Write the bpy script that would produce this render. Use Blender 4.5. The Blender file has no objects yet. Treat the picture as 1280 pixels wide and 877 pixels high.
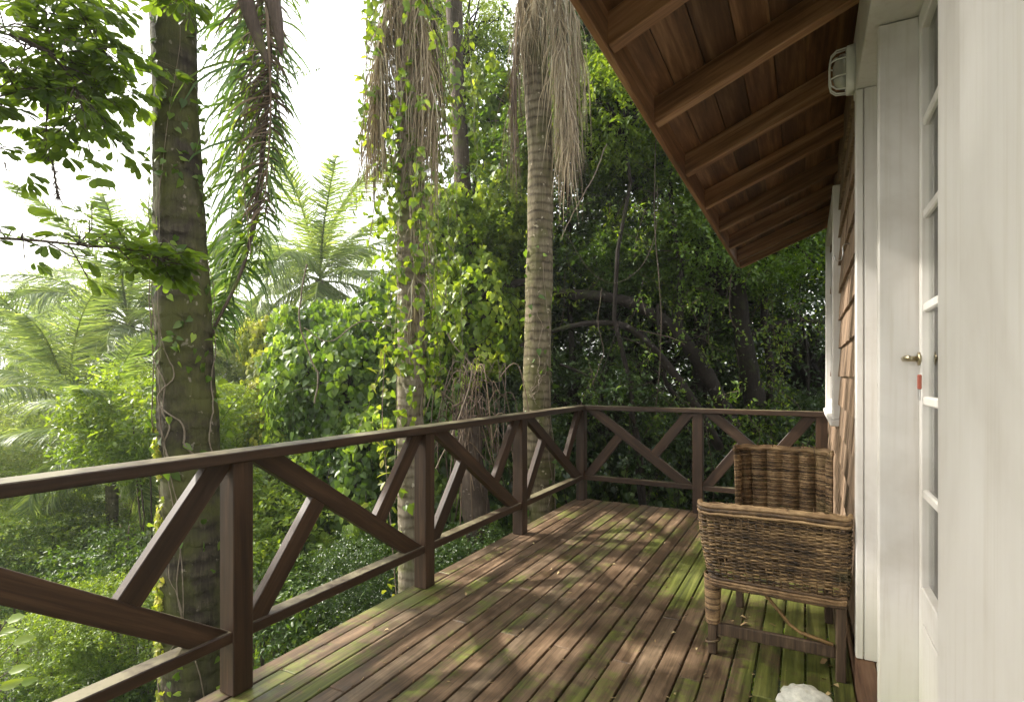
import bpy, bmesh, math, random
import numpy as np
from mathutils import Vector, Matrix
random.seed(7); rng = np.random.default_rng(7)
R = math.radians
S = bpy.context.scene
COL = S.collection

# ------------------------------------------------------------------ camera, sky, sun, exposure
YAW = R(28.0); EYE = 1.25
cam_d = bpy.data.cameras.new('camera'); cam = bpy.data.objects.new('camera', cam_d); COL.objects.link(cam)
cam.location = (0, 0, EYE); cam.rotation_euler = (R(90), 0, YAW)
cam_d.sensor_width = 36; cam_d.lens = 36*690/1280; cam_d.shift_y = 31.5/1280
cam_d.clip_start = 0.02; cam_d.clip_end = 3000
S.camera = cam
SUN_EL = 38; SUN_AZ = 192            # direction TO the sun, degrees counter-clockwise from +x
el, az = R(SUN_EL), R(SUN_AZ)
to_sun = Vector((math.cos(el)*math.cos(az), math.cos(el)*math.sin(az), math.sin(el)))
W = bpy.data.worlds.new('World'); S.world = W; W.use_nodes = True
wn, wl = W.node_tree.nodes, W.node_tree.links
wn.clear()
wo = wn.new('ShaderNodeOutputWorld'); bg = wn.new('ShaderNodeBackground')
sky = wn.new('ShaderNodeTexSky'); sky.sky_type = 'NISHITA'; sky.sun_disc = False
sky.sun_elevation = el; sky.sun_rotation = math.atan2(to_sun.x, to_sun.y)
sky.air_density = 1.2; sky.dust_density = 6.0; sky.ozone_density = 1.0
mx = wn.new('ShaderNodeMix'); mx.data_type = 'RGBA'; mx.inputs[0].default_value = 0.60
mx.inputs[7].default_value = (11.2, 11.2, 11.2, 1)     # thin bright cloud veil over the whole sky
wl.new(sky.outputs[0], mx.inputs[6]); wl.new(mx.outputs[2], bg.inputs[0])
bg.inputs[1].default_value = 0.135
wl.new(bg.outputs[0], wo.inputs[0])
sl = bpy.data.lights.new('sun', 'SUN'); sun = bpy.data.objects.new('sun', sl); COL.objects.link(sun)
sl.energy = 4.2; sl.angle = R(2.2); sl.color = (1.0, 0.95, 0.86)
sun.rotation_euler = to_sun.to_track_quat('Z', 'Y').to_euler(); sun.location = (-8, -2, 12)
S.view_settings.view_transform = 'Standard'; S.view_settings.look = 'None'
S.view_settings.exposure = 1.6; S.view_settings.gamma = 1.0; S.view_settings.use_curve_mapping = False
S.render.engine = 'CYCLES'
S.cycles.max_bounces = 8; S.cycles.transparent_max_bounces = 8
S.cycles.use_denoising = True

# ------------------------------------------------------------------ helpers
cY, sY = math.cos(YAW), math.sin(YAW)
def at(u, v, zc):
    """world point from a bearing / height measured on the photograph and a distance in metres"""
    xc = (u-640)/690*zc
    return Vector((xc*cY - zc*sY, xc*sY + zc*cY, EYE - (v-470)/690*zc))

def tag(o, label=None, cat=None, group=None, kind=None):
    if label: o['label'] = label
    if cat: o['category'] = cat
    if group: o['group'] = group
    if kind: o['kind'] = kind
    return o

def empty(name, loc, rz=0.0):
    o = bpy.data.objects.new(name, None); COL.objects.link(o)
    o.location = loc; o.rotation_euler = (0, 0, rz); o.empty_display_size = .1
    return o

def par(o, p):
    if p is not None:
        o.parent = p
        # objects are built in world space: cancel the parent's placement
        # (every parented object is set up so that its own transform is its world transform)
        M = p.matrix_basis.copy()
        o.matrix_parent_inverse = M.inverted()
    return o

class MB:
    """triangle soup with a random value per island"""
    def __init__(s): s.v = []; s.f = []; s.a = []; s.n = 0
    def add(s, v, f, a=None):
        v = np.asarray(v, dtype=np.float32).reshape(-1, 3); f = np.asarray(f, dtype=np.int32).reshape(-1, 3)
        s.v.append(v); s.f.append(f + s.n); s.n += len(v)
        if a is None: a = rng.random()
        s.a.append(np.broadcast_to(np.asarray(a, dtype=np.float32), (len(v),)))
    def tube(s, pts, rad, k=8, a=None, cap=True):
        P = np.array([list(p) for p in pts], dtype=float); n = len(P)
        rad = np.broadcast_to(np.asarray(rad, dtype=float), (n,))
        T = np.gradient(P, axis=0); T /= np.linalg.norm(T, axis=1)[:, None] + 1e-9
        ref = np.array([0.0, 0, 1]) if abs(T[0][2]) < .9 else np.array([1.0, 0, 0])
        U = np.cross(T, ref); U /= np.linalg.norm(U, axis=1)[:, None] + 1e-9
        for i in range(1, n):            # keep the frame from flipping
            u = U[i-1] - T[i]*np.dot(U[i-1], T[i]); U[i] = u/(np.linalg.norm(u)+1e-9)
        V = np.cross(T, U)
        an = np.arange(k)/k*2*math.pi
        ring = U[:, None, :]*np.cos(an)[None, :, None] + V[:, None, :]*np.sin(an)[None, :, None]
        X = (P[:, None, :] + ring*rad[:, None, None]).reshape(-1, 3)
        i = np.arange(n-1)[:, None]*k; j = np.arange(k)[None, :]; j2 = (j+1) % k
        A = (i+j).ravel(); B = (i+j2).ravel(); C = (i+k+j2).ravel(); D = (i+k+j).ravel()
        F = np.concatenate([np.stack([A, B, C], 1), np.stack([A, C, D], 1)])
        if cap:
            m = len(X); X = np.vstack([X, P[0], P[-1]])
            jj = np.arange(k); e = (n-1)*k
            F = np.concatenate([F, np.stack([np.full(k, m), (jj+1) % k, jj], 1), np.stack([np.full(k, m+1), e+jj, e+(jj+1) % k], 1)])
        s.add(X, F, a)
    def build(s, name, mat, parent=None, smooth=True):
        return link(s.mesh(name, mat, smooth), name, parent)
    def mesh(s, name, mat, smooth=True):
        v = np.concatenate(s.v); f = np.concatenate(s.f); a = np.concatenate(s.a)
        me = bpy.data.meshes.new(name)
        me.vertices.add(len(v)); me.vertices.foreach_set('co', v.ravel())
        me.loops.add(f.size); me.loops.foreach_set('vertex_index', f.ravel())
        me.polygons.add(len(f)); me.polygons.foreach_set('loop_start', np.arange(0, f.size, 3, dtype=np.int32))
        try: me.polygons.foreach_set('loop_total', np.full(len(f), 3, dtype=np.int32))
        except Exception: pass
        me.update(calc_edges=True)
        at_ = me.attributes.new('rnd', 'FLOAT', 'POINT'); at_.data.foreach_set('value', np.ascontiguousarray(a, dtype=np.float32))
        if smooth: me.polygons.foreach_set('use_smooth', np.ones(len(f), dtype=bool))
        me.materials.append(mat)
        return me

def link(me, name, parent=None, M=None):
    o = bpy.data.objects.new(name, me); COL.objects.link(o)
    if M is not None: o.matrix_world = M
    return par(o, parent)

# -------- boxy timber work
class BX:
    def __init__(s): s.bm = bmesh.new(); s.l = s.bm.verts.layers.float.new('rnd')
    def box(s, x0, x1, y0, y1, z0, z1, bev=.003, M=None, a=None):
        r = bmesh.ops.create_cube(s.bm, size=1.0)
        vs = r['verts']
        for v in vs:
            v.co = Vector(((x0+x1)/2+v.co.x*(x1-x0), (y0+y1)/2+v.co.y*(y1-y0), (z0+z1)/2+v.co.z*(z1-z0)))
        a = random.random() if a is None else a
        if bev > 0:
            es = list({e for v in vs for e in v.link_edges})
            r2 = bmesh.ops.bevel(s.bm, geom=es, offset=bev, segments=1, affect='EDGES', profile=.5)
            vs = list({v for f in r2['faces'] for v in f.verts} | {v for v in vs if v.is_valid})
        for v in vs:
            if M is not None: v.co = M @ v.co
            v[s.l] = a
        return vs
    def poly(s, pts, faces, a=None):
        a = random.random() if a is None else a
        vs = [s.bm.verts.new(p) for p in pts]
        for v in vs: v[s.l] = a
        for f in faces: s.bm.faces.new([vs[i] for i in f])
        return vs
    def build(s, name, mat, parent=None, M=None, smooth=False):
        me = bpy.data.meshes.new(name)
        bmesh.ops.recalc_face_normals(s.bm, faces=s.bm.faces[:])
        s.bm.to_mesh(me); s.bm.free(); me.materials.append(mat)
        if smooth: me.polygons.foreach_set('use_smooth', [True]*len(me.polygons))
        return link(me, name, parent, M)

def board(name, mat, parent, x0, x1, y0, y1, z0, z1, bev=.003):
    """one timber, its long side along its own local X so the grain follows it"""
    d = [x1-x0, y1-y0, z1-z0]; c = Vector(((x0+x1)/2, (y0+y1)/2, (z0+z1)/2))
    k = d.index(max(d))
    ax = [Vector((1, 0, 0)), Vector((0, 1, 0)), Vector((0, 0, 1))]
    X, Y, Z = ax[k], ax[(k+1) % 3], ax[(k+2) % 3]
    M = Matrix((X, Y, Z)).transposed().to_4x4(); M.translation = c
    b = BX(); dx, dy, dz = d[k], d[(k+1) % 3], d[(k+2) % 3]
    b.box(-dx/2, dx/2, -dy/2, dy/2, -dz/2, dz/2, bev)
    return b.build(name, mat, parent, M)

def clip(poly, a, b, c):      # keep a*x+b*y<=c
    out = []
    for i in range(len(poly)):
        p, q = poly[i], poly[(i+1) % len(poly)]
        dp, dq = a*p[0]+b*p[1]-c, a*q[0]+b*q[1]-c
        if dp <= 0: out.append(p)
        if (dp < 0) != (dq < 0):
            t = dp/(dp-dq); out.append((p[0]+t*(q[0]-p[0]), p[1]+t*(q[1]-p[1])))
    return out

def prism(name, mat, parent, poly, O, A, thick, bev=.003):
    """polygon (s,z) in the vertical plane through O along horizontal axis A, extruded; grain along its longest edge"""
    A = A.normalized(); N = Vector((A.y, -A.x, 0)); Zv = Vector((0, 0, 1))
    best = max(range(len(poly)), key=lambda i: math.dist(poly[i], poly[(i+1) % len(poly)]))
    p, q = poly[best], poly[(best+1) % len(poly)]
    an = math.atan2(q[1]-p[1], q[0]-p[0])
    cx = sum(t[0] for t in poly)/len(poly); cz = sum(t[1] for t in poly)/len(poly)
    X = A*math.cos(an)+Zv*math.sin(an); Y = -A*math.sin(an)+Zv*math.cos(an)
    M = Matrix((X, Y, X.cross(Y))).transposed().to_4x4(); M.translation = O + A*cx + Zv*cz
    Mi = M.inverted(); b = BX(); n = len(poly); a = random.random()
    vs = []
    for sgn in (-1, 1):
        for t in poly:
            w = O + A*t[0] + Zv*t[1] + N*(sgn*thick/2)
            v = b.bm.verts.new(Mi @ w); vs.append(v)
    b.bm.faces.new(vs[:n]); b.bm.faces.new(vs[n:][::-1])
    for i in range(n): b.bm.faces.new((vs[i], vs[(i+1) % n], vs[n+(i+1) % n], vs[n+i]))
    bmesh.ops.bevel(b.bm, geom=b.bm.edges[:], offset=bev, segments=1, affect='EDGES')
    for v in b.bm.verts: v[b.l] = a
    return b.build(name, mat, parent, M)

# ------------------------------------------------------------------ materials
def mat_new(name):
    m = bpy.data.materials.new(name); m.use_nodes = True
    n = m.node_tree.nodes; n.clear()
    out = n.new('ShaderNodeOutputMaterial'); b = n.new('ShaderNodeBsdfPrincipled')
    m.node_tree.links.new(b.outputs[0], out.inputs[0])
    return m, n, m.node_tree.links, b, out
def ramp(n, stops):
    r = n.new('ShaderNodeValToRGB'); e = r.color_ramp.elements
    while len(e) < len(stops): e.new(.5)
    for i, (p, c) in enumerate(stops): e[i].position = p; e[i].color = (*c, 1) if len(c) == 3 else c
    return r
def noise(n, l, vec, scale, detail=4, rough=.55, dist=0.0):
    t = n.new('ShaderNodeTexNoise'); t.inputs['Scale'].default_value = scale; t.inputs['Detail'].default_value = detail
    t.inputs['Roughness'].default_value = rough; t.inputs['Distortion'].default_value = dist
    if vec is not None: l.new(vec, t.inputs['Vector'])
    return t
def mapping(n, l, scale, offattr=True, rot=(0, 0, 0), src='Object'):
    tc = n.new('ShaderNodeTexCoord'); mp = n.new('ShaderNodeMapping'); mp.inputs['Scale'].default_value = scale
    mp.inputs['Rotation'].default_value = rot
    l.new(tc.outputs[src], mp.inputs['Vector'])
    if offattr:
        a = n.new('ShaderNodeAttribute'); a.attribute_name = 'rnd'
        m = n.new('ShaderNodeVectorMath'); m.operation = 'MULTIPLY_ADD'
        cb = n.new('ShaderNodeCombineXYZ')
        for i in range(3): l.new(a.outputs['Fac'], cb.inputs[i])
        oi = n.new('ShaderNodeObjectInfo'); ad = n.new('ShaderNodeVectorMath'); ad.operation = 'ADD'
        cb2 = n.new('ShaderNodeCombineXYZ')
        for i in range(3): l.new(oi.outputs['Random'], cb2.inputs[i])
        l.new(cb.outputs[0], ad.inputs[0]); l.new(cb2.outputs[0], ad.inputs[1])
        l.new(ad.outputs[0], m.inputs[0]); m.inputs[1].default_value = (37, 53, 71)
        l.new(mp.outputs[0], m.inputs[2])
        return m.outputs[0]
    return mp.outputs[0]
def mixc(n, l, fac, a, b, blend='MIX'):
    m = n.new('ShaderNodeMix'); m.data_type = 'RGBA'; m.blend_type = blend
    for s, x in ((0, fac), (6, a), (7, b)):
        if isinstance(x, (int, float)): m.inputs[s].default_value = x
        elif isinstance(x, tuple): m.inputs[s].default_value = (*x, 1)
        else: l.new(x, m.inputs[s])
    return m.outputs[2]
def math_(n, l, op, a, b=None, cl=False):
    m = n.new('ShaderNodeMath'); m.operation = op; m.use_clamp = cl
    for i, x in enumerate((a, b)):
        if x is None: continue
        if isinstance(x, (int, float)): m.inputs[i].default_value = x
        else: l.new(x, m.inputs[i])
    return m.outputs[0]
def bump(n, l, b, h, strength=.3, dist=.01):
    bp = n.new('ShaderNodeBump'); bp.inputs['Strength'].default_value = strength; bp.inputs['Distance'].default_value = dist
    l.new(h, bp.inputs['Height']); l.new(bp.outputs[0], b.inputs['Normal'])

def wood(name, dark, mid, light, rough=.55, grain=(1.2, 22, 22), moss=0.0, axis='X', knots=True, bumps=.35, vary=.35, moss_sun_col=(.14, .17, .035)):
    m, n, l, b, _ = mat_new(name)
    g = {'X': grain, 'Y': (grain[1], grain[0], grain[2]), 'Z': (grain[1], grain[2], grain[0])}[axis]
    v = mapping(n, l, g)
    t = noise(n, l, v, 1.0, 7, .62, .6)
    v2 = mapping(n, l, tuple(x*4.5 for x in g))
    t2 = noise(n, l, v2, 1.0, 4, .6, .2)
    s = math_(n, l, 'ADD', math_(n, l, 'MULTIPLY', t.outputs[0], .72), math_(n, l, 'MULTIPLY', t2.outputs[0], .28))
    r = ramp(n, [(.34, dark), (.52, mid), (.68, light)]); l.new(s, r.inputs[0])
    col = r.outputs[0]
    a = n.new('ShaderNodeAttribute'); a.attribute_name = 'rnd'
    oi = n.new('ShaderNodeObjectInfo')
    av = math_(n, l, 'FRACT', math_(n, l, 'ADD', a.outputs['Fac'], oi.outputs['Random']))
    vr = ramp(n, [(0, (1-vary, 1-vary, 1-vary)), (1, (1+vary*.4, 1+vary*.35, 1+vary*.3))]); l.new(av, vr.inputs[0])
    col = mixc(n, l, 1.0, col, vr.outputs[0], 'MULTIPLY')
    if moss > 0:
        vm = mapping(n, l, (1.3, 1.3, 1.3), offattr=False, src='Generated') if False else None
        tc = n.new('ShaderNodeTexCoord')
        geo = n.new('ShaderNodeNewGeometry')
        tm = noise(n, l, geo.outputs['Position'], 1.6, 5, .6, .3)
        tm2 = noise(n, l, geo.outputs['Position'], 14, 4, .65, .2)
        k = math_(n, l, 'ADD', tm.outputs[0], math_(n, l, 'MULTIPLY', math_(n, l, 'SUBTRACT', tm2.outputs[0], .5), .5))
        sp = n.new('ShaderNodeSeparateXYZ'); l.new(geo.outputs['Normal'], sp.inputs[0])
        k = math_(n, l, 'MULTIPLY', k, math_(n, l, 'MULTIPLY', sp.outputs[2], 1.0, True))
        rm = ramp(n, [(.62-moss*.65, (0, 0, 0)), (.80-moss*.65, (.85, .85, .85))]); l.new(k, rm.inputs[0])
        col = mixc(n, l, rm.outputs[0], col, moss_sun_col)
    l.new(col, b.inputs['Base Color'])
    b.inputs['Roughness'].default_value = rough
    b.inputs['Specular IOR Level'].default_value = .35
    bump(n, l, b, s, bumps, .004)
    return m

M_rail = wood('stained_timber', (.014, .007, .0036), (.042, .0215, .0108), (.09, .050, .027), .5, moss=.34, vary=.25, moss_sun_col=(.20, .175, .105))  # upward faces lighter grey-green: sunlight painted in together with the moss
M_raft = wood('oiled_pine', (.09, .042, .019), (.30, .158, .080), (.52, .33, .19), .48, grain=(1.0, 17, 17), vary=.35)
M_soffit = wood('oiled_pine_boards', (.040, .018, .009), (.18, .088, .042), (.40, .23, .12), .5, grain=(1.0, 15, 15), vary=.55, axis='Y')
M_shing = wood('cedar_shingle', (.13, .085, .055), (.26, .18, .12), (.38, .28, .195), .8, axis='Z', grain=(3, 40, 40), vary=.3, bumps=.6)
M_base = wood('base_timber', (.07, .035, .02), (.15, .08, .045), (.22, .13, .08), .7, vary=.2, moss=.2)
M_chairwood = wood('chair_leg_wood', (.03, .019, .011), (.075, .048, .028), (.14, .098, .06), .7, axis='Z', grain=(3, 60, 60), vary=.3)

def deck_mat():
    m, n, l, b, _ = mat_new('mossy_deck_board')
    v = mapping(n, l, (26, 1.1, 26)); t = noise(n, l, v, 1, 8, .65, .8)
    v2 = mapping(n, l, (150, 6, 150)); t2 = noise(n, l, v2, 1, 4, .6, .2)
    s = math_(n, l, 'ADD', math_(n, l, 'MULTIPLY', t.outputs[0], .7), math_(n, l, 'MULTIPLY', t2.outputs[0], .3))
    r = ramp(n, [(.32, (.028, .019, .011)), (.45, (.100, .073, .047)), (.58, (.185, .143, .100)), (.72, (.32, .27, .20))]); l.new(s, r.inputs[0])
    geo = n.new('ShaderNodeNewGeometry'); P = geo.outputs['Position']
    a = n.new('ShaderNodeAttribute'); a.attribute_name = 'rnd'
    # board to board: reddish, grey or brown
    vr = ramp(n, [(0, (.88, .76, .66)), (.3, (1.08, .94, .84)), (.55, (.95, .95, .92)), (.8, (1.15, 1.02, .92)), (1, (.80, .74, .70))]); l.new(a.outputs['Fac'], vr.inputs[0])
    col = mixc(n, l, 1.0, r.outputs[0], vr.outputs[0], 'MULTIPLY')
    # worn blotches
    tb = noise(n, l, P, 5.5, 6, .7, .4); rb = ramp(n, [(.40, (.55, .52, .50)), (.62, (1.15, 1.1, 1.05))]); l.new(tb.outputs[0], rb.inputs[0])
    col = mixc(n, l, 1.0, col, rb.outputs[0], 'MULTIPLY')
    # algae: stretched patches, stepping from board to board
    mp = n.new('ShaderNodeMapping'); mp.inputs['Scale'].default_value = (1.25, .8, 1); l.new(P, mp.inputs['Vector'])
    jb = n.new('ShaderNodeCombineXYZ'); l.new(math_(n, l, 'MULTIPLY', a.outputs['Fac'], .9), jb.inputs[1]); l.new(math_(n, l, 'MULTIPLY', a.outputs['Fac'], .35), jb.inputs[2])
    ad = n.new('ShaderNodeVectorMath'); l.new(mp.outputs[0], ad.inputs[0]); l.new(jb.outputs[0], ad.inputs[1])
    tm = noise(n, l, ad.outputs[0], 1.7, 4, .55, .2)
    tf = noise(n, l, P, 22, 5, .7, .1)
    # more growth towards the shaded house side
    sp = n.new('ShaderNodeSeparateXYZ'); l.new(P, sp.inputs[0])
    mr = n.new('ShaderNodeMapRange'); l.new(sp.outputs[0], mr.inputs[0]); mr.inputs[1].default_value = -.9; mr.inputs[2].default_value = -.35; mr.inputs[3].default_value = 0; mr.inputs[4].default_value = .15
    mr2 = n.new('ShaderNodeMapRange'); l.new(sp.outputs[0], mr2.inputs[0]); mr2.inputs[1].default_value = -1.9; mr2.inputs[2].default_value = -2.03; mr2.inputs[3].default_value = 0; mr2.inputs[4].default_value = -.02
    k = math_(n, l, 'ADD', tm.outputs[0], math_(n, l, 'MULTIPLY', math_(n, l, 'SUBTRACT', tf.outputs[0], .5), .42))
    k = math_(n, l, 'ADD', k, mr.outputs[0]); k = math_(n, l, 'ADD', k, mr2.outputs[0])
    rm = ramp(n, [(.535, (0, 0, 0)), (.64, (.88, .88, .88))]); l.new(k, rm.inputs[0])
    gc = ramp(n, [(.36, (.035, .042, .010)), (.5, (.105, .125, .022)), (.64, (.20, .215, .05))]); l.new(t.outputs[0], gc.inputs[0])
    col = mixc(n, l, rm.outputs[0], col, gc.outputs[0])
    l.new(col, b.inputs['Base Color'])
    rr = ramp(n, [(.35, (.38,)*3), (.7, (.72,)*3)]); l.new(tb.outputs[0], rr.inputs[0]); l.new(rr.outputs[0], b.inputs['Roughness'])
    b.inputs['Specular IOR Level'].default_value = .4
    bump(n, l, b, s, .5, .003)
    return m
M_deck = deck_mat()

def white_paint():
    m, n, l, b, _ = mat_new('old_white_paint')
    geo = n.new('ShaderNodeNewGeometry'); P = geo.outputs['Position']
    t = noise(n, l, P, 2.5, 6, .6, .3)
    mp = n.new('ShaderNodeMapping'); mp.inputs['Scale'].default_value = (60, 60, 2); l.new(P, mp.inputs['Vector'])
    t2 = noise(n, l, mp.outputs[0], 1, 5, .6, .2)
    r = ramp(n, [(.3, (.54, .505, .465)), (.5, (.655, .628, .60)), (.75, (.72, .70, .68))]); l.new(t.outputs[0], r.inputs[0])
    r2 = ramp(n, [(.28, (.88, .86, .82)), (.45, (.97, .965, .96)), (.7, (1, 1, 1))]); l.new(t2.outputs[0], r2.inputs[0])
    col = mixc(n, l, 1.0, r.outputs[0], r2.outputs[0], 'MULTIPLY')
    vo = n.new('ShaderNodeTexVoronoi'); vo.inputs['Scale'].default_value = 9; l.new(P, vo.inputs['Vector'])
    rv = ramp(n, [(.02, (1, 1, 1)), (.042, (0, 0, 0))]); l.new(vo.outputs['Distance'], rv.inputs[0])
    col = mixc(n, l, rv.outputs[0], col, (.28, .22, .16))
    # green film near the floor
    sp = n.new('ShaderNodeSeparateXYZ'); l.new(P, sp.inputs[0])
    mr = n.new('ShaderNodeMapRange'); l.new(sp.outputs[2], mr.inputs[0]); mr.inputs[1].default_value = .55; mr.inputs[2].default_value = .10; mr.inputs[3].default_value = 0; mr.inputs[4].default_value = .55
    gm = math_(n, l, 'MULTIPLY', mr.outputs[0], t.outputs[0])
    col = mixc(n, l, gm, col, (.45, .47, .22))
    l.new(col, b.inputs['Base Color']); b.inputs['Roughness'].default_value = .45
    bump(n, l, b, t2.outputs[0], .15, .003)
    return m
M_white = white_paint()

def flat(name, col, rough=.5, metal=0.0, nz=.0, scale=20):
    m, n, l, b, _ = mat_new(name)
    b.inputs['Roughness'].default_value = rough; b.inputs['Metallic'].default_value = metal
    if nz > 0:
        tc = n.new('ShaderNodeTexCoord'); t = noise(n, l, tc.outputs['Object'], scale, 5, .6)
        r = ramp(n, [(.3, tuple(c*(1-nz) for c in col)), (.7, tuple(min(1, c*(1+nz)) for c in col))]); l.new(t.outputs[0], r.inputs[0])
        l.new(r.outputs[0], b.inputs['Base Color']); bump(n, l, b, t.outputs[0], .3, .01)
    else: b.inputs['Base Color'].default_value = (*col, 1)
    return m
M_metal = flat('aged_brass', (.42, .36, .24), .35, 1.0, .2)
M_steel = flat('steel', (.55, .55, .55), .35, 1.0)
M_red = flat('red_plastic', (.32, .08, .05), .5)
M_lampw = flat('white_plastic', (.74, .74, .72), .4, 0, .05)
M_rooftop = flat('roof_covering', (.06, .045, .04), .8, 0, .3)
M_inner = flat('interior_plaster', (.55, .52, .46), .9, 0, .1)
M_cloth = flat('curtain_cloth', (.80, .79, .75), .9, 0, .1)
M_stone = flat('white_stone', (.52, .51, .45), .9, 0, .40, 24)
def glass_mat():
    m, n, l, b, o = mat_new('window_glass')
    b.inputs['Base Color'].default_value = (.9, .92, .9, 1); b.inputs['Roughness'].default_value = .03
    tr = n.new('ShaderNodeBsdfTransparent'); tr.inputs[0].default_value = (.95, .96, .95, 1)
    gl = n.new('ShaderNodeBsdfGlossy'); gl.inputs['Roughness'].default_value = .02
    fr = n.new('ShaderNodeFresnel'); fr.inputs[0].default_value = 1.5
    mi = n.new('ShaderNodeMixShader'); l.new(fr.outputs[0], mi.inputs[0]); l.new(tr.outputs[0], mi.inputs[1]); l.new(gl.outputs[0], mi.inputs[2])
    l.new(mi.outputs[0], o.inputs[0]); return m
M_glass = glass_mat()

def leaf_mat(name, c0, c1, c2, trans=.40, rough=.42, tgain=(1.5, 1.6, .7)):
    m, n, l, b, o = mat_new(name)
    a = n.new('ShaderNodeAttribute'); a.attribute_name = 'rnd'
    oi = n.new('ShaderNodeObjectInfo')
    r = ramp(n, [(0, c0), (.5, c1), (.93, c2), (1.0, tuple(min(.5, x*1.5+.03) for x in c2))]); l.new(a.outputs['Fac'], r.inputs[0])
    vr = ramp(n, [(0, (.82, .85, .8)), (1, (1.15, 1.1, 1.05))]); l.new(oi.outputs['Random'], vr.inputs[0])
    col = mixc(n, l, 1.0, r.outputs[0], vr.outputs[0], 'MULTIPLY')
    l.new(col, b.inputs['Base Color']); b.inputs['Roughness'].default_value = rough; b.inputs['Specular IOR Level'].default_value = .45
    tl = n.new('ShaderNodeBsdfTranslucent')
    tcol = mixc(n, l, 1.0, col, tuple(tgain), 'MULTIPLY'); l.new(tcol, tl.inputs[0])
    mi = n.new('ShaderNodeMixShader'); mi.inputs[0].default_value = trans
    l.new(b.outputs[0], mi.inputs[1]); l.new(tl.outputs[0], mi.inputs[2]); l.new(mi.outputs[0], o.inputs[0])
    return m
L_mid = leaf_mat('leaf_green', (.040, .082, .014), (.070, .13, .022), (.125, .19, .03), .45, tgain=(2.2, 2.1, .7))
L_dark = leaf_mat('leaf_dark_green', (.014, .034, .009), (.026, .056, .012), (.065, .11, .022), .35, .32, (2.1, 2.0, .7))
L_brt = leaf_mat('leaf_green_sunlit', (.07, .13, .018), (.14, .22, .028), (.20, .27, .04), .5, tgain=(2.0, 1.8, .6))  # brighter copy of the mid green, sunlight put into its colour
L_over = leaf_mat('overhead_leaf', (.055, .095, .018), (.09, .14, .028), (.14, .21, .03), .62, .4, (2.2, 2.1, .7))
L_yel = leaf_mat('leaf_yellow_green', (.14, .18, .025), (.24, .27, .04), (.36, .33, .06), .5)
L_palm = leaf_mat('palm_leaflet', (.050, .095, .030), (.085, .15, .045), (.14, .20, .055), .40, .38, (1.6, 1.7, .7))
L_hazy = leaf_mat('haze_pale_leaf', (.11, .16, .06), (.17, .23, .08), (.24, .29, .09), .5, .5, (1.7, 1.6, .8))  # washed-out leaf green: distance haze put into the colour
L_palm2 = leaf_mat('haze_pale_palm_leaflet', (.09, .14, .05), (.14, .21, .07), (.22, .28, .09), .5, .4, (1.8, 1.7, .8))  # palm leaflet colour with the far haze painted in
L_dead = leaf_mat('dry_palm_leaflet', (.13, .10, .060), (.28, .23, .155), (.44, .38, .27), .22, .8, (1.1, 1.0, .8))
L_deadd = leaf_mat('dry_dark_leaf', (.05, .035, .025), (.10, .072, .05), (.17, .125, .085), .15, .8, (1.1, 1.0, .8))
L_floor = leaf_mat('fallen_leaf', (.09, .05, .03), (.20, .12, .06), (.34, .24, .12), .1, .7, (1, 1, 1))

def bark(name, c0, c1, c2, ring=0.0, moss=.0, mossc=(.10, .12, .025), sc=6):
    m, n, l, b, _ = mat_new(name)
    geo = n.new('ShaderNodeNewGeometry'); P = geo.outputs['Position']
    t = noise(n, l, P, sc, 7, .65, .5)
    mp = n.new('ShaderNodeMapping'); mp.inputs['Scale'].default_value = (55, 55, 5); l.new(P, mp.inputs['Vector'])
    t2 = noise(n, l, mp.outputs[0], 1, 5, .65, .5)
    s = math_(n, l, 'ADD', math_(n, l, 'MULTIPLY', t.outputs[0], .55), math_(n, l, 'MULTIPLY', t2.outputs[0], .45))
    h = s
    if ring > 0:
        sp = n.new('ShaderNodeSeparateXYZ'); l.new(P, sp.inputs[0])
        z = math_(n, l, 'ADD', math_(n, l, 'MULTIPLY', sp.outputs[2], ring), math_(n, l, 'MULTIPLY', t.outputs[0], 3.4))
        wv = math_(n, l, 'POWER', math_(n, l, 'ABSOLUTE', math_(n, l, 'SINE', z)), 6.0)
        s = math_(n, l, 'SUBTRACT', s, math_(n, l, 'MULTIPLY', wv, .16)); h = s
    r = ramp(n, [(.25, c0), (.48, c1), (.70, c2)]); l.new(s, r.inputs[0]); col = r.outputs[0]
    if moss > 0:
        tm = noise(n, l, P, 3.2, 5, .65, .4); rm = ramp(n, [(.62-moss*.3, (0, 0, 0)), (.74-moss*.2, (.9, .9, .9))]); l.new(tm.outputs[0], rm.inputs[0])
        col = mixc(n, l, rm.outputs[0], col, mossc)
    tl = noise(n, l, P, 17, 3, .5, .2); rl = ramp(n, [(.66, (0, 0, 0)), (.70, (.7, .7, .7))]); l.new(tl.outputs[0], rl.inputs[0])
    col = mixc(n, l, rl.outputs[0], col, tuple(min(.6, x*1.5+.06) for x in c2))     # lichen spots
    l.new(col, b.inputs['Base Color']); b.inputs['Roughness'].default_value = .85; b.inputs['Specular IOR Level'].default_value = .2
    bump(n, l, b, h, .7, .03)
    return m
B_p1 = bark('palm_bark_mossy', (.014, .011, .007), (.042, .034, .023), (.12, .10, .072), 31, .8, (.075, .078, .022), 13)
B_p2 = bark('palm_bark_pale', (.08, .06, .04), (.19, .16, .115), (.33, .29, .23), 40, .25, (.13, .14, .05))
B_p3 = bark('palm_bark_ringed', (.035, .026, .015), (.12, .098, .060), (.24, .205, .14), 37, .5, (.085, .085, .028))
B_dark = bark('dark_bark', (.007, .005, .004), (.017, .013, .010), (.04, .031, .025), 0, .2, (.04, .05, .015))
B_brown = bark('brown_bark', (.03, .022, .016), (.075, .055, .042), (.14, .11, .085), 0, .2)
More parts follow.
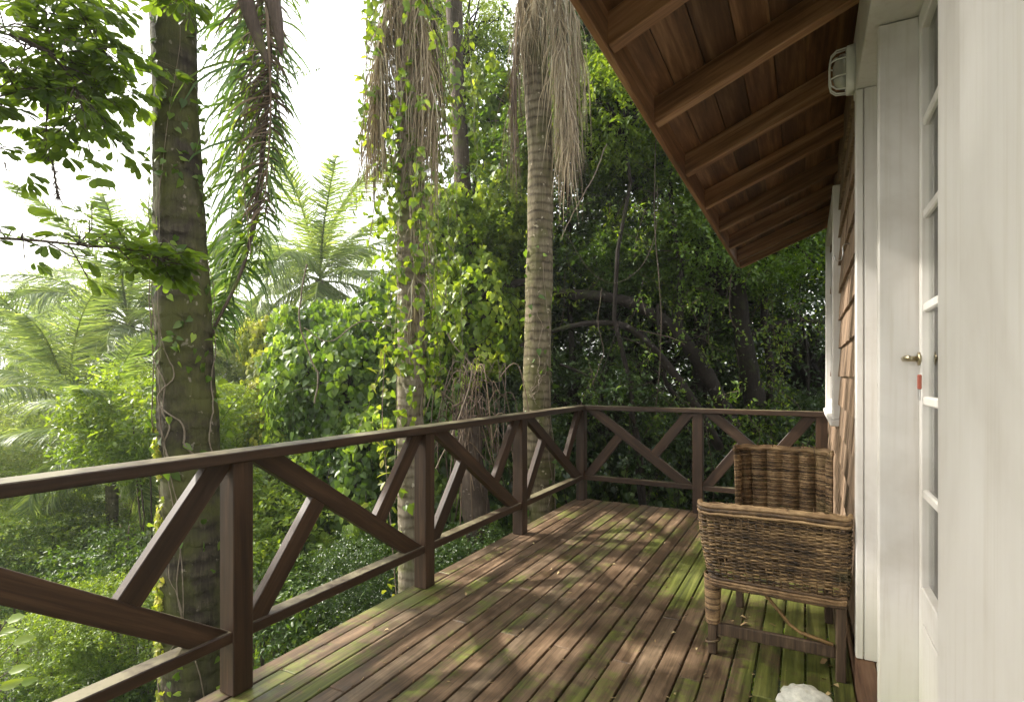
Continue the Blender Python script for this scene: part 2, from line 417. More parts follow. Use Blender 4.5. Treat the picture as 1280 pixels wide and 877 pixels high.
B_vine = bark('vine_bark', (.10, .078, .055), (.19, .15, .11), (.30, .25, .19), 0, 0, sc=20)

def earth():
    m, n, l, b, _ = mat_new('forest_floor')
    geo = n.new('ShaderNodeNewGeometry'); P = geo.outputs['Position']
    t = noise(n, l, P, .9, 8, .7, .3)
    r = ramp(n, [(.3, (.018, .016, .010)), (.5, (.035, .045, .015)), (.7, (.05, .08, .02))]); l.new(t.outputs[0], r.inputs[0])
    l.new(r.outputs[0], b.inputs['Base Color']); b.inputs['Roughness'].default_value = .95
    bump(n, l, b, t.outputs[0], .6, .2); return m
M_earth = earth()

# wicker
def wick(name, c0, c1, c2):
    m, n, l, b, _ = mat_new(name)
    tc = n.new('ShaderNodeTexCoord'); t = noise(n, l, tc.outputs['Object'], 9, 6, .7, .3)
    a = n.new('ShaderNodeAttribute'); a.attribute_name = 'rnd'
    s = math_(n, l, 'ADD', math_(n, l, 'MULTIPLY', t.outputs[0], .75), math_(n, l, 'MULTIPLY', a.outputs['Fac'], .25))
    r = ramp(n, [(.34, c0), (.5, c1), (.66, c2)]); l.new(s, r.inputs[0])
    tm = noise(n, l, tc.outputs['Object'], 4, 4, .6); rm = ramp(n, [(.56, (0, 0, 0)), (.72, (.35, .35, .35))]); l.new(tm.outputs[0], rm.inputs[0])
    col = mixc(n, l, rm.outputs[0], r.outputs[0], (.10, .11, .03))
    l.new(col, b.inputs['Base Color']); b.inputs['Roughness'].default_value = .65
    t2 = noise(n, l, tc.outputs['Object'], 160, 3, .6); bump(n, l, b, t2.outputs[0], .3, .002)
    return m
M_wick = wick('weathered_wicker', (.045, .026, .012), (.17, .100, .045), (.36, .24, .12))
M_wickd = wick('dark_wicker', (.020, .012, .006), (.098, .058, .025), (.25, .16, .072))
M_rod = flat('cane_rod', (.20, .12, .045), .6, 0, .3, 40)

# ------------------------------------------------------------------ terrain
def sstep(a, b, x): t = np.clip((x-a)/(b-a), 0, 1); return t*t*(3-2*t)
def ground_z(x, y):
    x = np.asarray(x, float); y = np.asarray(y, float)
    z = -1.7 - .34*np.clip(-x-1.2, 0, 26) - .05*np.clip(-x-27, 0, 60)
    z = z - .05*np.clip(y-3, 0, 30)*sstep(-3, -9, x)
    z = z + (.10*np.clip(y-8, 0, 22)+.05*np.clip(y-30, 0, 60))*sstep(-11, -1, x + .10*y)
    z = z + .10*np.sin(x*1.3+y*.7)+.08*np.sin(y*1.9-x*.6)
    d = np.hypot(x, y)
    z = z + np.where(d > 70, (d-70)*.03*(1+.35*np.sin(np.arctan2(y, x)*9)), 0)
    return z
def gz(x, y): return float(ground_z(x, y))
gm = MB(); n_ = 150
tt = np.linspace(-1, 1, n_); gg = np.sign(tt)*(np.abs(tt)*18+np.abs(tt)**4*520)
GX, GY = np.meshgrid(gg-3, gg+4, indexing='ij'); GZ = ground_z(GX, GY)
ii, jj = np.meshgrid(np.arange(n_-1), np.arange(n_-1), indexing='ij'); q = (ii*n_+jj).ravel()
gm.add(np.stack([GX, GY, GZ], -1).reshape(-1, 3), np.concatenate([np.stack([q, q+n_, q+n_+1], 1), np.stack([q, q+n_+1, q+1], 1)]), .5)
tag(gm.build('ground', M_earth), kind='structure')

# ------------------------------------------------------------------ deck
XL, XR, YF, YN = -2.075, .172, 5.335, -1.6        # deck edges
db = BX(); pitch = .0945; x = XL
ib = 0
while x < XR-.03:
    x1 = min(x+pitch-.0085, XR)
    cuts = sorted([YN, YF+random.uniform(-.012, .012)])
    js = [1.62+.0, 3.9] if ib % 3 == 1 else ([2.36] if ib % 3 == 2 else [.35, 2.9])
    seg = [YN]+js+[cuts[-1]]
    for k in range(len(seg)-1):
        dz = random.uniform(-.0015, .0015)
        db.box(x+random.uniform(-.001, .001), x1+random.uniform(-.001, .001), seg[k]+.0015, seg[k+1]-.0015, -.028+dz, dz, .0028)
    x += pitch; ib += 1
for y in np.arange(YN+.1, YF, .55): db.box(XL+.03, XR, y-.025, y+.025, -.15, -.0305, 0, a=.99)
deck = tag(db.build('deck', M_deck), kind='structure')
bb = BX(); bb.box(XL+.001, XL+.029, YN, YF-.03, -.20, -.034, .003); bb.box(XL+.03, XR, YF-.06, YF-.032, -.20, -.034, .003)
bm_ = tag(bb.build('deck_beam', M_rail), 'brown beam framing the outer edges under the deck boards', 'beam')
for i, (px_, py_) in enumerate([(XL+.12, 1.4), (XL+.12, 5.1), (.0, 5.1), (XL+.12, -1.2)]):
    p = BX(); g0 = gz(px_, py_)-.3; p.box(px_-.06, px_+.06, py_-.06, py_+.06, g0, -.151, .004)
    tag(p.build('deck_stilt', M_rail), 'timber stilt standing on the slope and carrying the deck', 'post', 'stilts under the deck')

# ------------------------------------------------------------------ railings
RT, RB, PW = .955, .255, .088
def rail_run(root, O, A, posts, s0, s1, own_first=True, own_last=True, name='', inner=1):
    """O origin on the rail's centre line, A direction, posts = centres along A"""
    N = Vector((A.y, -A.x, 0))
    # top rail
    def bar(nm, a, b, z0, z1, wd, off=0.0):
        c0 = O+A*a+N*off; L = b-a
        M = Matrix((A, N, A.cross(N))).transposed().to_4x4(); M.translation = c0+A*(L/2)+Vector((0, 0, (z0+z1)/2))
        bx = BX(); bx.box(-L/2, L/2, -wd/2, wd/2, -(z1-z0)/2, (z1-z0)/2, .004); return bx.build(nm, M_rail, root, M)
    bar('top_rail', s0, s1, RT-.042, RT, .118)
    for i, s in enumerate(posts):
        if (i == 0 and not own_first) or (i == len(posts)-1 and not own_last): continue
        M = Matrix(((0, 0, 1, 0), (A.x, N.x, 0, 0), (A.y, N.y, 0, 0), (0, 0, 0, 1)))
        X = Vector((0, 0, 1)); Y = A; Z = X.cross(Y)
        M = Matrix((X, Y, Z)).transposed().to_4x4(); M.translation = O+A*s+Vector((0, 0, (RT-.042+.001)/2))
        h = RT-.0425-.001
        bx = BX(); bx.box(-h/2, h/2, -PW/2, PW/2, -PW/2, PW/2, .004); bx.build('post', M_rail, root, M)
    for i in range(len(posts)-1):
        a, b = posts[i]+PW/2, posts[i+1]-PW/2
        bar('bottom_rail', a-.003, b+.003, RB-.045, RB, .072)
        zb, zt = RB-.002, RT-.042+.002
        def strip(p, q, w, side):
            d = (q[0]-p[0], q[1]-p[1]); L = math.hypot(*d); d = (d[0]/L, d[1]/L); nn = (-d[1], d[0])
            lo, hi = (0, w) if side > 0 else (-w, 0)
            e = 1.6
            return [(p[0]-d[0]*e+nn[0]*lo, p[1]-d[1]*e+nn[1]*lo), (q[0]+d[0]*e+nn[0]*lo, q[1]+d[1]*e+nn[1]*lo),
                    (q[0]+d[0]*e+nn[0]*hi, q[1]+d[1]*e+nn[1]*hi), (p[0]-d[0]*e+nn[0]*hi, p[1]-d[1]*e+nn[1]*hi)]
        def rect(poly):
            poly = clip(poly, -1, 0, -(a-.002)); poly = clip(poly, 1, 0, b+.002); poly = clip(poly, 0, -1, -zb); return clip(poly, 0, 1, zt)
        # long brace: lower edge through the top corner at a, upper edge through the bottom corner at b
        w = .088
        dx, dz = b-a, zb-zt; L = math.hypot(dx, dz); ang = math.atan2(dz, dx) - math.asin(w/L)
        d = (math.cos(ang), math.sin(ang)); nn = (-d[1], d[0])
        long_poly = [(a-d[0], zt-d[1]), (a+d[0]*(L+1), zt+d[1]*(L+1)), (a+d[0]*(L+1)+nn[0]*w, zt+d[1]*(L+1)+nn[1]*w), (a-d[0]+nn[0]*w, zt-d[1]+nn[1]*w)]
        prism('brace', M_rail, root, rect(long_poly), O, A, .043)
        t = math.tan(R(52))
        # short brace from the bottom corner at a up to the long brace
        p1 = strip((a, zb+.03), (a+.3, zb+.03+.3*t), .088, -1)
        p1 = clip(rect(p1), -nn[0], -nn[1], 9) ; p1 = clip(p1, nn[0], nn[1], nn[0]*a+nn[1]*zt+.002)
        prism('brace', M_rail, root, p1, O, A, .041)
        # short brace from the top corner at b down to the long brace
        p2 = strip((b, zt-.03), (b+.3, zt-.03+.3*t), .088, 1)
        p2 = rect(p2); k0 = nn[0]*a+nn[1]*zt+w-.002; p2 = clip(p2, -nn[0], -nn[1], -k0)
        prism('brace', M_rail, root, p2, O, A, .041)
side = tag(empty('deck_railing', (-2.006, 5.27, 0)), 'long brown timber railing with crossed braces along the open left side of the deck', 'railing')
yc = [-1.08, .19, 1.430, 2.661, 3.910, 5.276]
rail_run(side, Vector((-2.006, 0, 0)), Vector((0, 1, 0)), yc, -1.15, 5.335)
far = tag(empty('deck_railing', (-.9, 5.276, 0)), 'short brown timber railing with crossed braces across the far end of the deck', 'railing')
rail_run(far, Vector((-2.006, 5.276, 0)), Vector((1, 0, 0)), [0, 1.137, 2.125], .0605, 2.172, own_first=False)

# ------------------------------------------------------------------ house
XW = .198; H0 = 2.40
house = tag(empty('house', (2.2, 2.2, 0)), 'timber house with brown shingles, white frames and a wooden roof overhang', 'house')
wall = BX()
wall.box(XW, XW+.08, 2.66, 5.9, -.4, 2.95, 0, a=.4)
nrow = 17; ex = .172
for r_ in range(nrow):
    z0 = -.30+r_*ex; y = 2.66-random.uniform(0, .1)
    while y < 5.9:
        w_ = random.uniform(.10, .17); y1 = min(y+w_-.003, 5.9); ya = max(y, 2.665)
        if y1 > ya+.01 and not (ya > 3.98 and y1 < 5.4 and z0 > .98 and z0+ex < 2.40):
            t0 = random.uniform(.017, .021); t1 = random.uniform(.017, .021); jz = random.uniform(-.003, .003); c = random.random()
            zt_ = z0+ex+.03
            pts = [(XW-t0, ya, z0+jz), (XW-t1, y1, z0+jz*.4), (XW, y1, z0+jz*.4), (XW, ya, z0+jz), (XW-.003, ya, zt_), (XW-.003, y1, zt_), (XW, y1, zt_), (XW, ya, zt_)]
            # slight cup at half height
            zm = z0+ex*.5; cup = random.uniform(-.002, .003)
            pts += [(XW-.62*t0-cup, ya, zm), (XW-.62*t1-cup, y1, zm)]
            wall.poly(pts, [(0, 1, 9, 8), (8, 9, 5, 4), (0, 3, 2, 1), (0, 8, 4, 7, 3), (1, 2, 6, 5, 9), (4, 5, 6, 7)], a=c)
        y += w_
wo_ = wall.build('wall', M_shing, house)
body = BX()
body.box(XW+.081, 4.6, 5.82, 5.9, -.4, 2.95, 0); body.box(.12+.081, 4.6, -2.6, -2.5, -.4, 2.95, 0); body.box(4.6, 4.7, -2.6, 5.9, -.4, 2.95, 0)
body.box(.34, 4.6, -2.49, 5.81, -.12, -.02, 0)
body.build('interior_wall', M_inner, house)
bx = BX(); bx.box(.36, 4.6, -2.49, 5.81, 2.70, 2.74, 0); bx.build('inner_ceiling', M_inner, house)
# near painted boards: vertical cladding beside the camera
for (y0, y1, xx) in ((-2.5, -1.10, .172), (-1.095, -.53, .166), (-.525, .16, .170), (.165, .828, .160)):
    board('cladding_board', M_white, house, xx, xx+.07, y0, y1, -.05, 2.66, .008)
fr = tag(empty('door_frame', (.25, 1.6, 0)), None)
par(fr, house)
board('near_casing', M_white, fr, .178, .245, .835, 1.05, .02, 2.398, .004)
board('near_jamb', M_white, fr, .247, .36, .99, 1.052, .02, 2.398, .003)
board('door_stop', M_white, fr, .211, .345, 2.16, 2.20, .02, 2.396, .004)
board('far_casing', M_white, fr, .178, .2045, 2.60, 2.66, .121, 2.398, .004)
board('far_jamb', M_white, fr, .207, .31, 2.601, 2.66, .121, 2.398, .003)
board('far_lining', M_white, fr, .312, .36, 2.203, 2.66, .02, 2.398, 0)
board('header', M_white, fr, .178, .36, .836, 2.72, 2.40, 2.655, .004)
board('head_cladding', M_white, house, .176, .36, -2.5, .834, 2.665, 2.72, .004)
board('base_timber', M_base, house, .1765, .243, .2, 5.85, -.06, .118, .004)
board('threshold', M_white, fr, .246, .34, 1.053, 2.598, .0, .136, .012)
# roof
ES, EX0, EZ0, PEAK = .42, -.58, 2.345, 2.4
YR0, YR1 = -1.9, 5.95
roof = BX()
def slope_z(x): return EZ0 + ES*(x-EX0)
rd = .118
th = math.atan(ES); cl_ = math.cos(th)
def roofM(x0=EX0, z0=EZ0): 
    X = Vector((math.cos(th), 0, math.sin(th))); Y = Vector((0, 1, 0)); Z = X.cross(Y)
    M = Matrix((X, Y, Z)).transposed().to_4x4(); M.translation = Vector((x0, 0, z0)); return M
RM = roofM(); dn = rd*cl_; Lr = (PEAK-EX0)/cl_
s = .004
k = 0
while s < Lr-.1:      # sheathing boards, parallel with the eave
    w_ = .135; roof.box(s, s+w_-.003, YR0, YR1, dn+.001, dn+.02, .0015, a=random.random()); s += w_; k += 1
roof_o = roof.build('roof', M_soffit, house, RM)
top = BX(); top.box(-.03, Lr, YR0-.02, YR1+.02, dn+.022, dn+.045, 0); top.build('roof_covering', M_rooftop, roof_o, RM)
back = BX(); MB_ = Matrix.Translation(Vector((PEAK*2-EX0, 0, EZ0))) @ Matrix.Scale(-1, 4, Vector((1, 0, 0))) @ roofM(0, 0)
back.box(-.03, Lr-.001, YR0-.02, YR1+.02, dn+.022, dn+.045, 0, M=MB_); back.build('roof_covering', M_rooftop, roof_o)
for y0 in [-1.75, -1.08, -.42, .25, .92, 1.80, 2.44, 3.13, 3.80, 4.46, 5.10, 5.74]:
    r_ = BX(); r_.box(-(Lr-.005)/2, (Lr-.005)/2, -.027, .027, -dn/2, dn/2, .003)
    Mx = RM @ Matrix.Translation(Vector((Lr/2+.002, y0, dn/2))); r_.build('rafter', M_raft, roof_o, Mx)
fz = BX(); fz.box(-(YR1-YR0)/2, (YR1-YR0)/2, -.0125, .0125, -.075, .075, .003)
Mf = Matrix(((0, 1, 0, EX0-.014), (1, 0, 0, (YR0+YR1)/2), (0, 0, 1, EZ0+.070), (0, 0, 0, 1)))
fz.build('fascia', M_raft, roof_o, Mf)
bg_ = BX(); bg_.box(0, Lr, YR1+.001, YR1+.025, -.02, dn+.02, .003); bg_.build('bargeboard', M_raft, roof_o, RM)

# door
dr = empty('door', (.33, 1.6, .14)); par(dr, house)
DX0, DX1 = .318, .352
YD0, YD1 = 1.055, 2.158
leaf = BX()
GB, GT = .595, 2.33; rows = 6; colsn = 3; st = .10
gy0, gy1 = YD0+st, YD1-.042
leaf.box(DX0, DX1, YD0+.002, gy0, .14, 2.394, .003, a=.5); leaf.box(DX0, DX1, gy1, YD1-.002, .14, 2.394, .003, a=.5)
leaf.box(DX0, DX1, gy0+.0002, gy1-.0002, .141, GB, .003, a=.5); leaf.box(DX0, DX1, gy0+.0002, gy1-.0002, GT, 2.393, .003, a=.5)
cw = (gy1-gy0)/colsn; rh = (GT-GB)/rows
for i in range(1, colsn): leaf.box(DX0+.003, DX1-.003, gy0+cw*i-.014, gy0+cw*i+.014, GB+.0003, GT-.0003, .004, a=.5)
for j in range(1, rows):
    for i in range(colsn): leaf.box(DX0+.0045, DX1-.0045, gy0+cw*i+.0145*(i > 0)+.0003, gy0+cw*(i+1)-.0145*(i < colsn-1)-.0003, GB+rh*j-.014, GB+rh*j+.014, .004, a=.5)
leaf.box(DX0-.004, DX0-.0005, gy0+.05, gy1-.05, .24, .50, .003, a=.5)
door_leaf = leaf.build('door_leaf', M_white, dr)
for j in range(rows):
    for i in range(colsn):
        g = BX(); g.box(.3345, .3375, gy0+cw*i+.0155, gy0+cw*(i+1)-.0155, GB+rh*j+.0145, GB+rh*(j+1)-.0145, 0); g.build('pane', M_glass, dr)
cu = MB()
cy = np.linspace(YD0+.05, YD1-.02, 90); xs = .375+.012*np.sin(cy*62)+.006*np.sin(cy*23+1)
V = np.concatenate([np.stack([xs, cy, np.full(90, .2)], 1), np.stack([xs, cy, np.full(90, 2.38)], 1)]); i_ = np.arange(89)
cu.add(V, np.concatenate([np.stack([i_, i_+1, i_+91], 1), np.stack([i_, i_+91, i_+90], 1)]), .5)
cu_o = cu.build('curtain', M_cloth, dr); sm = cu_o.modifiers.new('th', 'SOLIDIFY'); sm.thickness = .003
hd = MB(); hy, hz = YD1-.022, 1.305
hd.tube([(DX0+.002, hy, hz), (DX0-.046, hy, hz)], .0085, 12)
hd.tube([(DX0-.040, hy+.004, hz), (DX0-.042, hy-.03, hz+.001), (DX0-.038, hy-.09, hz)], [.009, .0085, .007], 12)
hd.tube([(DX0+.001, hy, hz), (DX0-.006, hy, hz)], .021, 20)
hd.build('handle', M_metal, dr)
pl = BX(); pl.box(DX0-.0035, DX0-.0005, hy-.014, hy+.014, hz-.13, hz-.05, .001); pl.build('lock_plate', M_steel, dr)
kt = BX(); kt.box(DX0-.014, DX0-.004, hy-.060, hy-.044, hz-.095, hz-.05, .002); kt.build('key_tag', M_red, dr)

# window on the shingle wall
win = empty('window', (.2, 4.7, .94)); par(win, house)
wy0, wy1, wz0, wz1 = 3.98, 5.42, .94, 2.44
board('frame', M_white, win, .150, .197, wy0, wy0+.11, wz0+.041, wz1, .004); board('frame', M_white, win, .150, .197, wy1-.11, wy1, wz0+.041, wz1, .004)
board('frame', M_white, win, .152, .197, wy0+.112, wy1-.112, wz1-.11, wz1-.001, .004); board('sill', M_white, win, .135, .197, wy0-.03, wy1+.03, wz0, wz0+.04, .006)
board('frame', M_white, win, .17, .196, wy0+.113, wy1-.113, wz0+.0415, wz0+.12, .003)
board('muntin', M_white, win, .175, .196, (wy0+wy1)/2-.02, (wy0+wy1)/2+.02, wz0+.121, wz1-.111, .003)
for k in (0, 1):
    a_, b_ = ((wy0+.112, (wy0+wy1)/2-.021), ((wy0+wy1)/2+.021, wy1-.112))[k]
    g = BX(); g.box(.184, .188, a_, b_, wz0+.121, wz1-.111, 0); g.build('pane', M_glass, win)

# bulkhead lamp
lamp = tag(empty('wall_lamp', (.177, 2.655, 2.50)), 'white caged bulkhead lamp on the end of the door header', 'lamp')
ly, lz = 2.655, 2.505
def oval(cx, ry, rz, n=28, y0=ly, z0=lz):
    return [(cx, y0+ry*(abs(math.cos(t))**.7)*math.copysign(1, math.cos(t)), z0+rz*(abs(math.sin(t))**.7)*math.copysign(1, math.sin(t))) for t in [2*math.pi*i/n for i in range(n)]]
def loft(rings, a=.5, cap0=True, cap1=True):
    m = MB(); n = len(rings[0]); V = [p for r in rings for p in r]; F = []
    for i in range(len(rings)-1):
        for j in range(n):
            A, B, C, D = i*n+j, i*n+(j+1) % n, (i+1)*n+(j+1) % n, (i+1)*n+j; F += [(A, B, C), (A, C, D)]
    if cap1:
        c = len(V); V.append(tuple(np.mean(rings[-1], axis=0))); e = (len(rings)-1)*n
        F += [(c, e+j, e+(j+1) % n) for j in range(n)]
    if cap0:
        c = len(V); V.append(tuple(np.mean(rings[0], axis=0)))
        F += [(c, (j+1) % n, j) for j in range(n)]
    m.add(V, F, a); return m
loft([oval(.1775, .058, .098), oval(.150, .056, .095), oval(.146, .050, .089)]).build('base', M_lampw, lamp)
lg, ln_, ll, lb, lo = mat_new('frosted_glass'); lb.inputs['Base Color'].default_value = (.75, .76, .74, 1); lb.inputs['Roughness'].default_value = .25; lb.inputs['Transmission Weight'].default_value = .6
loft([oval(.1455, .040, .072), oval(.125, .038, .068), oval(.108, .028, .052), oval(.100, .012, .025)]).build('glass_cover', lg, lamp)
cg = MB()
for (yy, sc) in ((ly-.030, .93), (ly, 1.0), (ly+.030, .93)):
    cg.tube([(.148, yy, lz+.088*sc), (.112, yy, lz+.084*sc), (.094, yy, lz+.066*sc), (.088, yy, lz+.03), (.088, yy, lz-.03), (.094, yy, lz-.066*sc), (.112, yy, lz-.084*sc), (.148, yy, lz-.088*sc)], .0032, 8)
for zz in (lz-.034, lz+.034):
    cg.tube([(.148, ly-.052, zz), (.112, ly-.048, zz), (.092, ly-.03, zz), (.088, ly, zz), (.092, ly+.03, zz), (.112, ly+.048, zz), (.148, ly+.052, zz)], .0032, 8)
cg.build('cage', M_lampw, lamp)

# hook on the shingles
hk = MB(); hy, hz = 3.12, 1.86
hk.tube([(.198, hy, hz+.03), (.170, hy, hz+.03), (.160, hy, hz+.02), (.161, hy, hz-.02), (.153, hy, hz-.045), (.137, hy, hz-.05), (.125, hy, hz-.035), (.127, hy, hz-.02)], .0032, 8)
tag(hk.build('wall_hook', M_steel), 'small metal hook screwed into the brown shingle wall', 'hook')

# ------------------------------------------------------------------ wicker armchair
chair = tag(empty('wicker_armchair', (-.12, 2.95, 0)), 'weathered brown wicker armchair with ragged weave standing against the shingle wall', 'armchair')
def resample(path, n):
    P = np.array(path, float); d = np.r_[0, np.cumsum(np.linalg.norm(np.diff(P, axis=0), axis=1))]
    s = np.linspace(0, d[-1], n); return np.stack([np.interp(s, d, P[:, i]) for i in range(P.shape[1])], 1), s
def weave(path_of_z, z0, z1, row, rad, stakes, amp, seg_per=4, jitter=.0012, skip=.0, mb=None):
    mb = mb or MB(); nr = int((z1-z0)/row)
    for r_ in range(nr+1):
        z = z0+(z1-z0)*r_/nr
        n = stakes*seg_per+1; P, s = resample(path_of_z(z), n)
        T = np.gradient(P, axis=0); T /= np.linalg.norm(T, axis=1)[:, None]; N = np.stack([T[:, 1], -T[:, 0]], 1)
        ph = math.pi*(np.arange(n)/seg_per)+(math.pi if r_ % 2 else 0)
        o = amp*np.sin(ph)+rng.normal(0, jitter*.4, n)
        zz = z+rng.normal(0, jitter*.5, n)+jitter*2*np.sin(np.arange(n)/n*rng.uniform(4, 14)+rng.uniform(0, 6))
        X = np.stack([P[:, 0]+N[:, 0]*o, P[:, 1]+N[:, 1]*o, zz], 1)
        k0 = 0
        if skip > 0 and rng.random() < skip:      # a broken strand leaves a gap
            a_ = int(rng.integers(3, n-8)); b_ = a_+int(rng.integers(4, 8)); mb.tube(X[:a_], rad, 6); mb.tube(X[b_:], rad, 6); continue
        mb.tube(X, rad*rng.uniform(.88, 1.1), 6)
    return mb
YN_ = 2.625
def near_path(z):
    f = (z-.35)/.33; xl = -.385-.045*max(0, f)-.01*math.sin(max(0, min(1, f))*3.1); xr = .158+.008*f; y = YN_-.006-.012*math.sin(max(0, min(1, f))*3.0)
    return [(xl+.012, y+.085), (xl-.001, y+.06), (xl-.003, y+.03), (xl+.012, y+.005), (xl+.04, y-.004), (xl+.2, y-.006), (xr-.2, y-.006), (xr-.04, y-.004), (xr-.01, y+.006), (xr, y+.035), (xr-.004, y+.085)]
w = weave(near_path, .350, .652, .0072, .0042, 26, .0046, 4, .0013, .10)
for s_ in range(27):      # upright stakes
    pts = []
    for z in np.linspace(.335, .665, 6):
        P, _ = resample(near_path(z), 27); pts.append((P[s_][0], P[s_][1], z))
    w.tube(pts, .0038, 6)
np_o = w.build('side_panel', M_wickd, chair)
rim = MB()
for (dy, dz, r_) in ((-.016, .655, .0085), (.0, .668, .0095), (.016, .672, .0085), (-.020, .640, .006), (.034, .664, .008), (.02, .652, .008)):
    p = near_path(.66); q = [(a, b+dy, dz+.004*math.sin(i*1.7)) for i, (a, b) in enumerate(p[1:-1])]; P = np.array(q); n = 40
    d = np.linspace(0, len(P)-1, n); X = np.stack([np.interp(d, np.arange(len(P)), P[:, i]) for i in range(3)], 1)+rng.normal(0, .0010, (n, 3)); rim.tube(X, r_, 8)
rim.build('rim', M_wick, np_o)
# scalloped ribs behind the rim (inner skin)
ir = MB(); amp = .013
def inner_path(z): return [(x, YN_+.075+.0*z) for x in np.linspace(-.395, .150, 60)]
for r_ in range(34):
    z = .36+r_*.0092
    xs = np.linspace(-.395, .150, 90); yy = YN_+.062+.018*np.abs(np.sin((xs+.395)/.545*math.pi*8))+rng.normal(0, .0006, 90)
    if z > .64: yy -= .0
    ir.tube(np.stack([xs, yy, np.full(90, z)+rng.normal(0, .0008, 90)], 1), .0048, 6)
ir.build('inner_weave', M_wick, np_o)
bt = MB()
for (dz, r_, dy) in ((.350, .0065, -.018), (.338, .0065, -.020), (.326, .0068, -.018), (.314, .007, -.012), (.330, .008, .004)):
    p = near_path(.35); P = np.array([(a, b+dy, dz+.003*math.sin(i)) for i, (a, b) in enumerate(p[2:-2])]); d = np.linspace(0, len(P)-1, 40)
    bt.tube(np.stack([np.interp(d, np.arange(len(P)), P[:, i]) for i in range(3)], 1)+rng.normal(0, .0009, (40, 3)), r_, 8)
bt.build('lower_rim', M_wick, np_o)
# back: concave, ribbed like rolls
YB = 3.27
bk = MB(); ribs = 8; nb = 130
tpar = np.linspace(0, 1, nb)
def back_xy(z):
    f = np.clip((z-.45)/.42, 0, 1); xl, xr = -.335+.012*(1-f), .118
    ang = np.linspace(-math.pi/2*1.0, math.pi/2*1.0, nb)
    x = (xl+xr)/2+(xr-xl)/2*np.sign(np.sin(ang))*np.abs(np.sin(ang))**.8
    y = YB-.13*(1-np.abs(np.cos(ang))**.45)+.0
    return x, y
for r_ in range(52):
    z = .36+r_*.0098
    x, y = back_xy(z); T = np.gradient(np.stack([x, y], 1), axis=0); T /= np.linalg.norm(T, axis=1)[:, None]+1e-9
    N = np.stack([T[:, 1], -T[:, 0]], 1)
    arc = np.r_[0, np.cumsum(np.hypot(np.diff(x), np.diff(y)))]; arc /= arc[-1]
    o = .026*np.abs(np.sin(arc*math.pi*ribs))**.7
    top = max(0, (z-.83)/.035); o = o*(1-top*.7)
    X = np.stack([x+N[:, 0]*o, y+N[:, 1]*o+top*.01, z+rng.normal(0, .0007, nb)+.002*np.sin(arc*9+r_)], 1)
    bk.tube(X, .0050*rng.uniform(.88, 1.08), 6)
    x2, y2 = back_xy(z); bk.tube(np.stack([x2[::3], y2[::3]+.014, np.full(len(x2[::3]), z+.004)], 1), .0045, 5)
bk_o = bk.build('backrest', M_wick, chair)
rb = MB(); x, y = back_xy(.86)
for (dy, dz, r_) in ((-.006, .862, .009), (.006, .871, .009), (.018, .868, .008), (.026, .855, .008)):
    rb.tube(np.stack([x[::4], y[::4]+dy, dz+.003*np.sin(np.arange(len(x[::4])))], 1), r_, 8)
rb.build('rim', M_wick, bk_o)
# seat
st_ = MB()
for k in range(44):
    yy = YN_+.09+k*.0128; n = 50; xs = np.linspace(-.37, .14, n)
    st_.tube(np.stack([xs, np.full(n, yy)+rng.normal(0, .001, n), .40+.004*np.sin(np.arange(n)*1.2+(k % 2)*math.pi)-.02*np.sin((xs+.37)/.51*math.pi)], 1), .006, 5)
st_.build('seat', M_wickd, chair)
for (lx, ly_, wrap) in ((-.371, YN_, 1), (.128, YN_, 0), (-.315, YB-.05, 0), (.105, YB-.05, 0)):
    b = BX(); b.box(-.019, .019, -.019, .019, 0, .36, .004, M=Matrix.Translation(Vector((lx, ly_+.01, .0005))))
    lo_ = b.build('leg', M_chairwood, chair)
    if wrap:
        m = MB(); 
        for i in range(26):
            z = .145+i*.0085; m.tube([(lx+(.027+.0003*i)*math.cos(t), ly_+.01+.027*math.sin(t), z+.003*math.sin(t)) for t in np.linspace(0, 2*math.pi, 17)], .0046, 6)
        m.build('cane_wrap', M_wick, lo_); m = MB()
        z = .060; m.tube([(lx+.029*math.cos(t), ly_+.01+.029*math.sin(t), z+.008*math.cos(t)) for t in np.linspace(0, 2*math.pi, 17)], .0055, 6)
        m.build('cane_tie', M_wick, lo_)
for (a, b_) in (((-.352, YN_+.01), (.109, YN_+.01)), ((-.297, YB-.04), (.086, YB-.04))):
    board('stretcher', M_chairwood, chair, a[0], b_[0], a[1]-.012, a[1]+.012, .090, .142, .004)
board('stretcher', M_chairwood, chair, .118, .140, YN_+.03, YB-.06, .10, .15, .003)
rd_ = MB()
rd_.tube([(-.21, YN_+.03, .345), (-.16, YN_+.035, .30), (-.06, YN_+.03, .185), (-.02, YN_+.02, .163), (.10, YN_-.012, .152)], .0075, 8)
rd_.build('broken_rod', M_rod, chair)
fr_ = MB()      # frayed strand ends
for k in range(26):
    x0 = random.uniform(-.38, .14); z0 = random.choice([.672, .34, .875]); y0 = {.672: YN_, .34: YN_-.01, .875: YB-.02}[z0]
    if z0 > .8: x0 = random.uniform(-.28, .1)
    d = np.array([random.uniform(-.5, .5), random.uniform(-.5, .2), random.uniform(.2, .9) if z0 > .4 else -random.uniform(.2, 1)])
    L = random.uniform(.015, .05); p = np.array([x0, y0, z0]); fr_.tube([p, p+d*L*.5, p+d*L+np.array([random.uniform(-.01, .01), 0, -.006])], [.0022, .0018, .001], 5)
fr_.tube([(.045, YB-.09, .80), (.043, YB-.115, .85), (.035, YB-.12, .90)], .0022, 5)
fr_.build('loose_strand', M_wick, chair)
for (x0, y0, r0) in ((.10, 2.66, .2), (-.25, 3.0, .0), (-.18, 3.02, .0), (-.05, 3.05, .0)): pass

